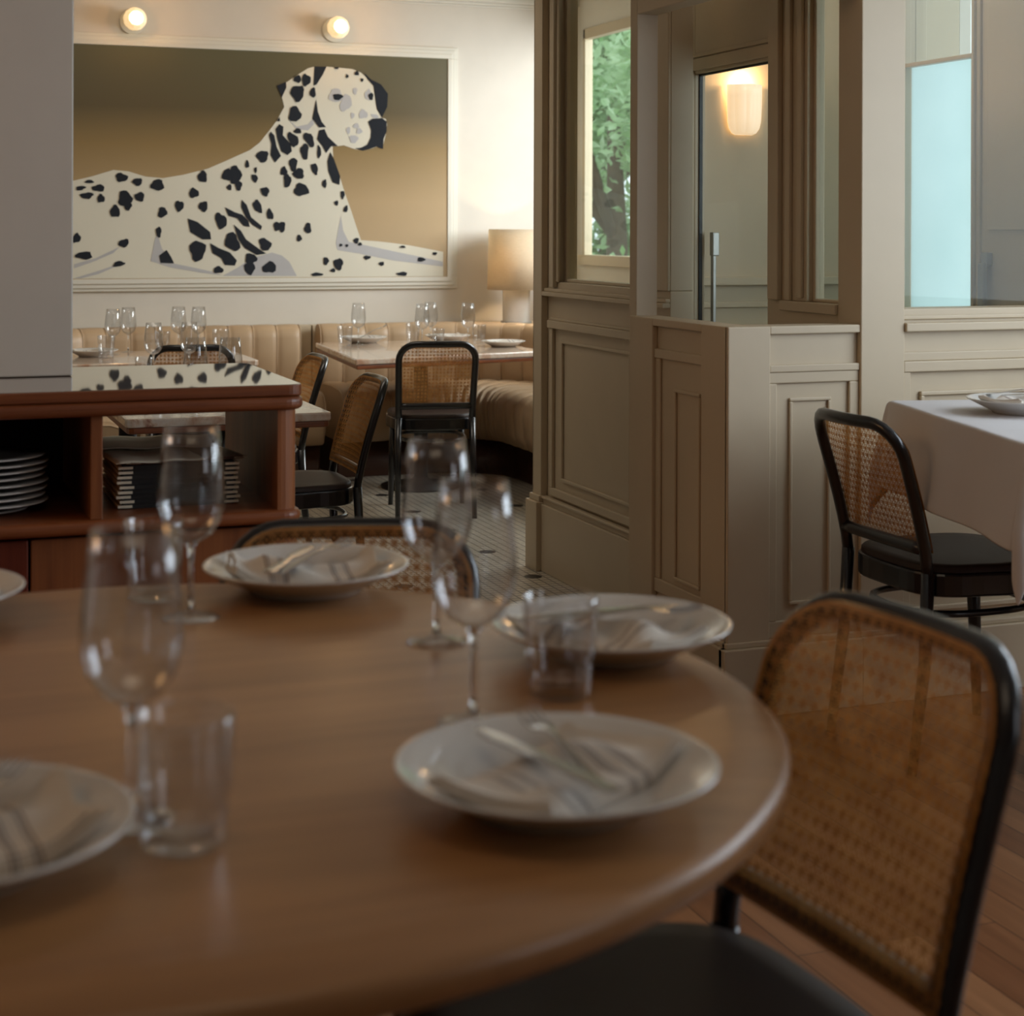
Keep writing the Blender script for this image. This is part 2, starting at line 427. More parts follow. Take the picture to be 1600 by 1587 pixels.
DOG_SHADE=[[(2.368,1.368),(2.382,1.285),(2.414,1.223),(2.485,1.209),(2.967,1.11),(2.967,1.083),(2.673,1.118),(2.471,1.158),(2.35,1.177),(2.34,1.216)],[(1.708,1.038),(1.789,1.081),(1.87,1.135),(1.98,1.164),(2.035,1.148),(2.077,1.113),(2.119,1.035)],[(1.322,1.12),(1.345,1.236),(1.358,1.269),(1.381,1.189),(1.44,1.107),(1.547,1.085),(1.654,1.061),(1.708,1.041),(1.6,1.055),(1.427,1.085)],[(0.926,1.031),(1.025,1.061),(1.114,1.091),(1.172,1.117),(1.16,1.1),(1.05,1.052),(0.961,1.03)],[(0.925,1.105),(1.037,1.137),(1.133,1.183),(1.159,1.196),(1.127,1.163),(1.025,1.118),(0.925,1.083)],[(2.067,1.898),(2.116,1.858),(2.179,1.873),(2.207,1.904),(2.214,1.874),(2.179,1.839),(2.116,1.844)]]
DOG_GREY=[[(2.377,2.037),(2.38,2.017),(2.362,2.007),(2.346,2.001),(2.329,2.001),(2.313,2.006),(2.295,2.015),(2.298,2.035),(2.308,2.049),(2.312,2.066),(2.328,2.076),(2.347,2.076),(2.362,2.067),(2.366,2.05)],[(2.429,1.985),(2.413,1.967),(2.398,1.961),(2.384,1.948),(2.369,1.95),(2.36,1.963),(2.359,1.984),(2.37,2.004),(2.375,2.025),(2.388,2.047),(2.404,2.044),(2.416,2.038),(2.424,2.025),(2.427,2.008)],[(2.46,2.066),(2.456,2.059),(2.455,2.051),(2.45,2.043),(2.444,2.047),(2.439,2.051),(2.436,2.057),(2.434,2.065),(2.433,2.075),(2.438,2.081),(2.444,2.081),(2.449,2.085),(2.455,2.082),(2.459,2.075)],[(2.541,2.046),(2.54,2.034),(2.538,2.018),(2.527,2.015),(2.519,2.021),(2.51,2.022),(2.504,2.031),(2.501,2.045),(2.503,2.059),(2.512,2.065),(2.518,2.074),(2.528,2.081),(2.535,2.07),(2.54,2.059)],[(2.521,1.937),(2.52,1.926),(2.512,1.916),(2.499,1.917),(2.489,1.913),(2.476,1.913),(2.471,1.925),(2.469,1.936),(2.473,1.946),(2.479,1.955),(2.487,1.966),(2.5,1.962),(2.508,1.953),(2.517,1.948)],[(2.445,1.928),(2.443,1.921),(2.439,1.917),(2.435,1.913),(2.43,1.909),(2.425,1.914),(2.424,1.922),(2.422,1.928),(2.422,1.935),(2.425,1.942),(2.43,1.946),(2.435,1.941),(2.44,1.941),(2.445,1.937)],[(2.419,1.845),(2.419,1.837),(2.416,1.83),(2.412,1.824),(2.406,1.824),(2.403,1.832),(2.399,1.837),(2.396,1.844),(2.398,1.853),(2.402,1.859),(2.407,1.862),(2.411,1.862),(2.417,1.863),(2.42,1.854)],[(2.47,1.871),(2.472,1.864),(2.466,1.86),(2.458,1.857),(2.451,1.858),(2.445,1.861),(2.436,1.863),(2.436,1.87),(2.441,1.875),(2.444,1.881),(2.451,1.884),(2.459,1.886),(2.466,1.883),(2.467,1.876)],[(2.492,1.842),(2.489,1.835),(2.481,1.831),(2.475,1.827),(2.468,1.826),(2.46,1.827),(2.454,1.833),(2.458,1.842),(2.458,1.848),(2.46,1.856),(2.468,1.859),(2.476,1.859),(2.481,1.854),(2.485,1.849)],[(2.469,1.798),(2.46,1.789),(2.455,1.782),(2.447,1.773),(2.435,1.774),(2.424,1.779),(2.42,1.788),(2.418,1.796),(2.413,1.808),(2.423,1.816),(2.435,1.816),(2.446,1.818),(2.456,1.814),(2.466,1.808)],[(2.582,1.921),(2.577,1.918),(2.574,1.913),(2.563,1.914),(2.554,1.92),(2.546,1.924),(2.542,1.929),(2.538,1.935),(2.542,1.94),(2.553,1.938),(2.561,1.938),(2.571,1.937),(2.579,1.932),(2.584,1.926)]]
